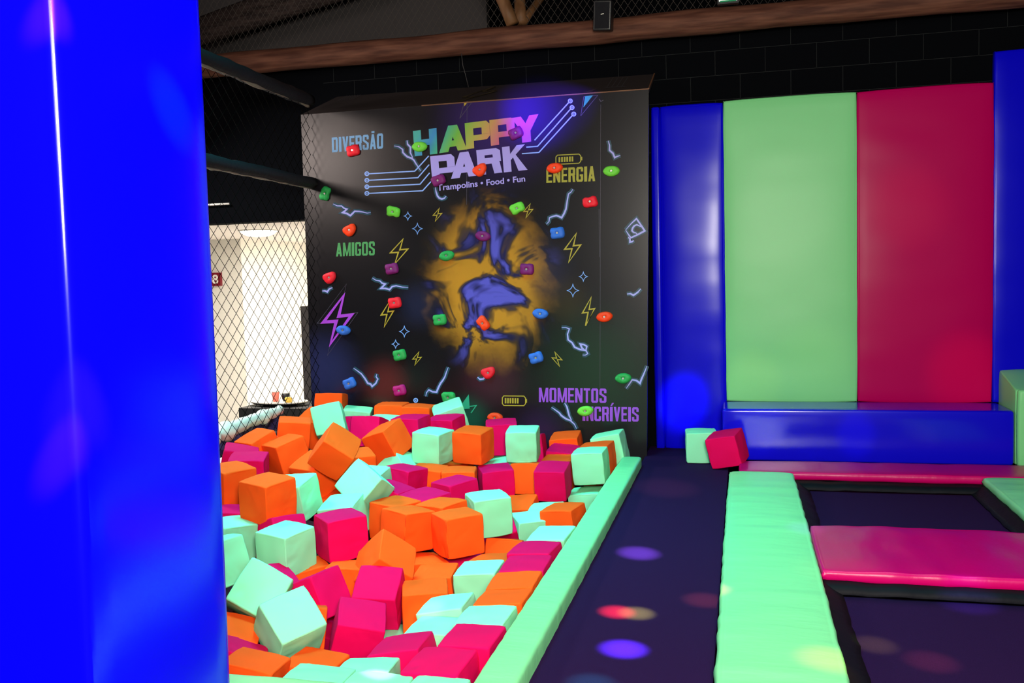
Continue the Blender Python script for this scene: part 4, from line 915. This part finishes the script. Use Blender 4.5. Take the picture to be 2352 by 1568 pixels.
HOLDS = (
 (812, 346, 'red', 0, 8, 'red blocky climbing hold overlapping the sky blue slogan'),
 (965, 337, 'lime', 1, 0, 'lime green eye-shaped hold on the first letter of the rainbow title'),
 (1186, 306, 'purple', 0, 20, 'dark purple hold at the last letters of the rainbow title'),
 (1104, 390, 'orange', 3, 15, 'orange-red hold between two letters of the lilac title word'),
 (1008, 415, 'purple', 2, 10, 'purple hold at the lower start of the lilac title word, above the tagline'),
 (749, 445, 'green', 2, 60, 'green hold alone by the upper outer edge of the wall near the net'),
 (1275, 386, 'orange', 1, 5, 'orange hold overlapping the olive slogan under its battery symbol'),
 (1405, 393, 'lime', 1, 0, 'lime green hold alone beyond the olive slogan'),
 (1356, 463, 'red', 2, 180, 'red hold beside the long vertical crack in the panel'),
 (904, 487, 'lime', 2, -20, 'lime green hold beside two small blue star outlines'),
 (1189, 479, 'lime', 2, 15, 'lime green hold next to a small yellow flash outline below the tagline'),
 (805, 528, 'orange', 3, 12, 'orange hold straight above the green slogan'),
 (1281, 535, 'blue', 0, 5, 'blue hold beside a tall yellow flash, highest of the blue holds'),
 (1110, 542, 'purple', 1, -8, 'dark purple hold highest on the amber and indigo cloud print'),
 (1027, 587, 'green', 1, 10, 'green hold on the amber cloud print, toward the green slogan'),
 (901, 617, 'purple', 0, 8, 'purple hold just below a yellow flash and right of the green slogan'),
 (1211, 618, 'purple', 0, -5, 'purple squarish hold on the outer edge of the cloud print, below the blue one'),
 (759, 637, 'red', 3, 5, 'red hold above the point of the large purple flash'),
 (908, 695, 'red', 0, 6, 'red hold covering the top of a yellow flash outline'),
 (1011, 734, 'green', 0, 5, 'green hold at the edge of the cloud print between flash and blue stars'),
 (1242, 720, 'blue', 1, -5, 'blue oval hold just beside the cloud print, level with a slim yellow flash'),
 (1110, 742, 'orange', 2, -60, 'orange hold on the lower part of the amber cloud print'),
 (1389, 727, 'orange', 1, 8, 'orange hold alone right of a slim yellow flash'),
 (790, 758, 'blue', 1, -5, 'blue oval hold on the tail of the large purple flash'),
 (919, 815, 'green', 0, 10, 'green blocky hold below the small blue star outlines'),
 (1232, 821, 'blue', 0, 15, 'blue hold just left of the small mirrored yellow flash'),
 (1123, 855, 'red', 3, 5, 'red hold low in the middle under the amber cloud print'),
 (804, 880, 'blue', 0, 20, 'blue hold in the lower corner beside a pale spark line'),
 (919, 896, 'magenta', 0, 10, 'magenta hold low on the wall above the orange foam cubes'),
 (1432, 868, 'green', 1, 5, 'green hold near the outer edge above the violet slogan'),
 (1031, 912, 'green', 2, -5, 'green hold close above the foam cubes beside the teal flash'),
 (1345, 943, 'lime', 1, 10, 'lime green hold at the start of the lower violet slogan'),
 (1138, 958, 'orange', 1, 0, 'orange hold peeking out behind a pink foam cube'))
for px, py, colr, kd, rot, lab in HOLDS:
    k = (colr, kd)
    if k not in HM: HM[k] = hold_mesh(kd).mesh('climbing_hold', M['hold_' + colr], True)
    o = bpy.data.objects.new('climbing_hold', HM[k]); COL.objects.link(o)
    p = at_y(px, py, MY); o.location = (p.x, MY - .0005, p.z); o.rotation_euler = (0, math.radians(-rot), 0)
    tag(o, lab, 'climbing hold', 'climbing holds on the black wall')
    b = bpy.data.objects.new('bolt', boltme); COL.objects.link(b); b.parent = o
# ---------------------------------------------------------------- foam cubes
def cube_mesh(i, colr):
    h = .1; hh = (h, h, h)
    def f(p, n):
        g = 1
        for k in range(3):
            if abs(n[k]) < .5: g *= max(0, 1 - (p[k] / h) ** 2)
        e = min(1, sum(1 for k in range(3) if abs(n[k]) > .3) - 1)
        q = Vector((p.x * 14 + i * 9.1, p.y * 14, p.z * 14)); q2 = Vector((p.x * 60 + p.z * 25, p.y * 14 - i, p.z * 22))
        crease = abs(noise.noise(q2)) * max(0, noise.noise(q * .6 + Vector((5, i, 3))))
        return .0035 * g + .0034 * noise.noise(q) - .011 * crease
    return rbox(h, h, h, .011, (16, 16, 16), f).mesh('foam_cube', M[colr], True)
CUBEME = {(i, c): cube_mesh(i, c) for i in range(4) for c in 'OMP'}
for k, (lab, grp, colr, x, y, z, qw, qx, qy, qz, s) in enumerate(CUBES):
    o = bpy.data.objects.new('foam_cube', CUBEME[(k % 4, colr)]); COL.objects.link(o)
    o.location = (x, y, z); o.rotation_mode = 'QUATERNION'; o.rotation_quaternion = (qw, qx, qy, qz)
    o.scale = (s / .2,) * 3
    tag(o, lab, 'foam cube', grp)
    if lab.endswith(' seam') or 'a seam along' in lab:
        sm = MB().tube([(.0972, -.0972, -.088 + .176 * i / 8) for i in range(9)], .0026, 6).build('seam', M['seam'], None, True)
        sm.parent = o
# lining that carries the pile
n = 44; vs = []
for i in range(n + 1):
    for j in range(n + 1):
        x = -3.6 + 2.7 * i / n; y = 2.93 + 4.645 * j / n
        z = heap(x, y) - .34
        for c in CUBES:
            d2 = (c[3] - x) ** 2 + (c[4] - y) ** 2
            if d2 < .032: z = min(z, c[5] - .17 - .0)
        vs.append((x, y, max(-1.0, z)))
bed_ = MB().add(vs, [(i * (n + 1) + j, (i + 1) * (n + 1) + j, (i + 1) * (n + 1) + j + 1, i * (n + 1) + j + 1) for i in range(n) for j in range(n)])
struct('floor_pit', bed_, M['pit'])
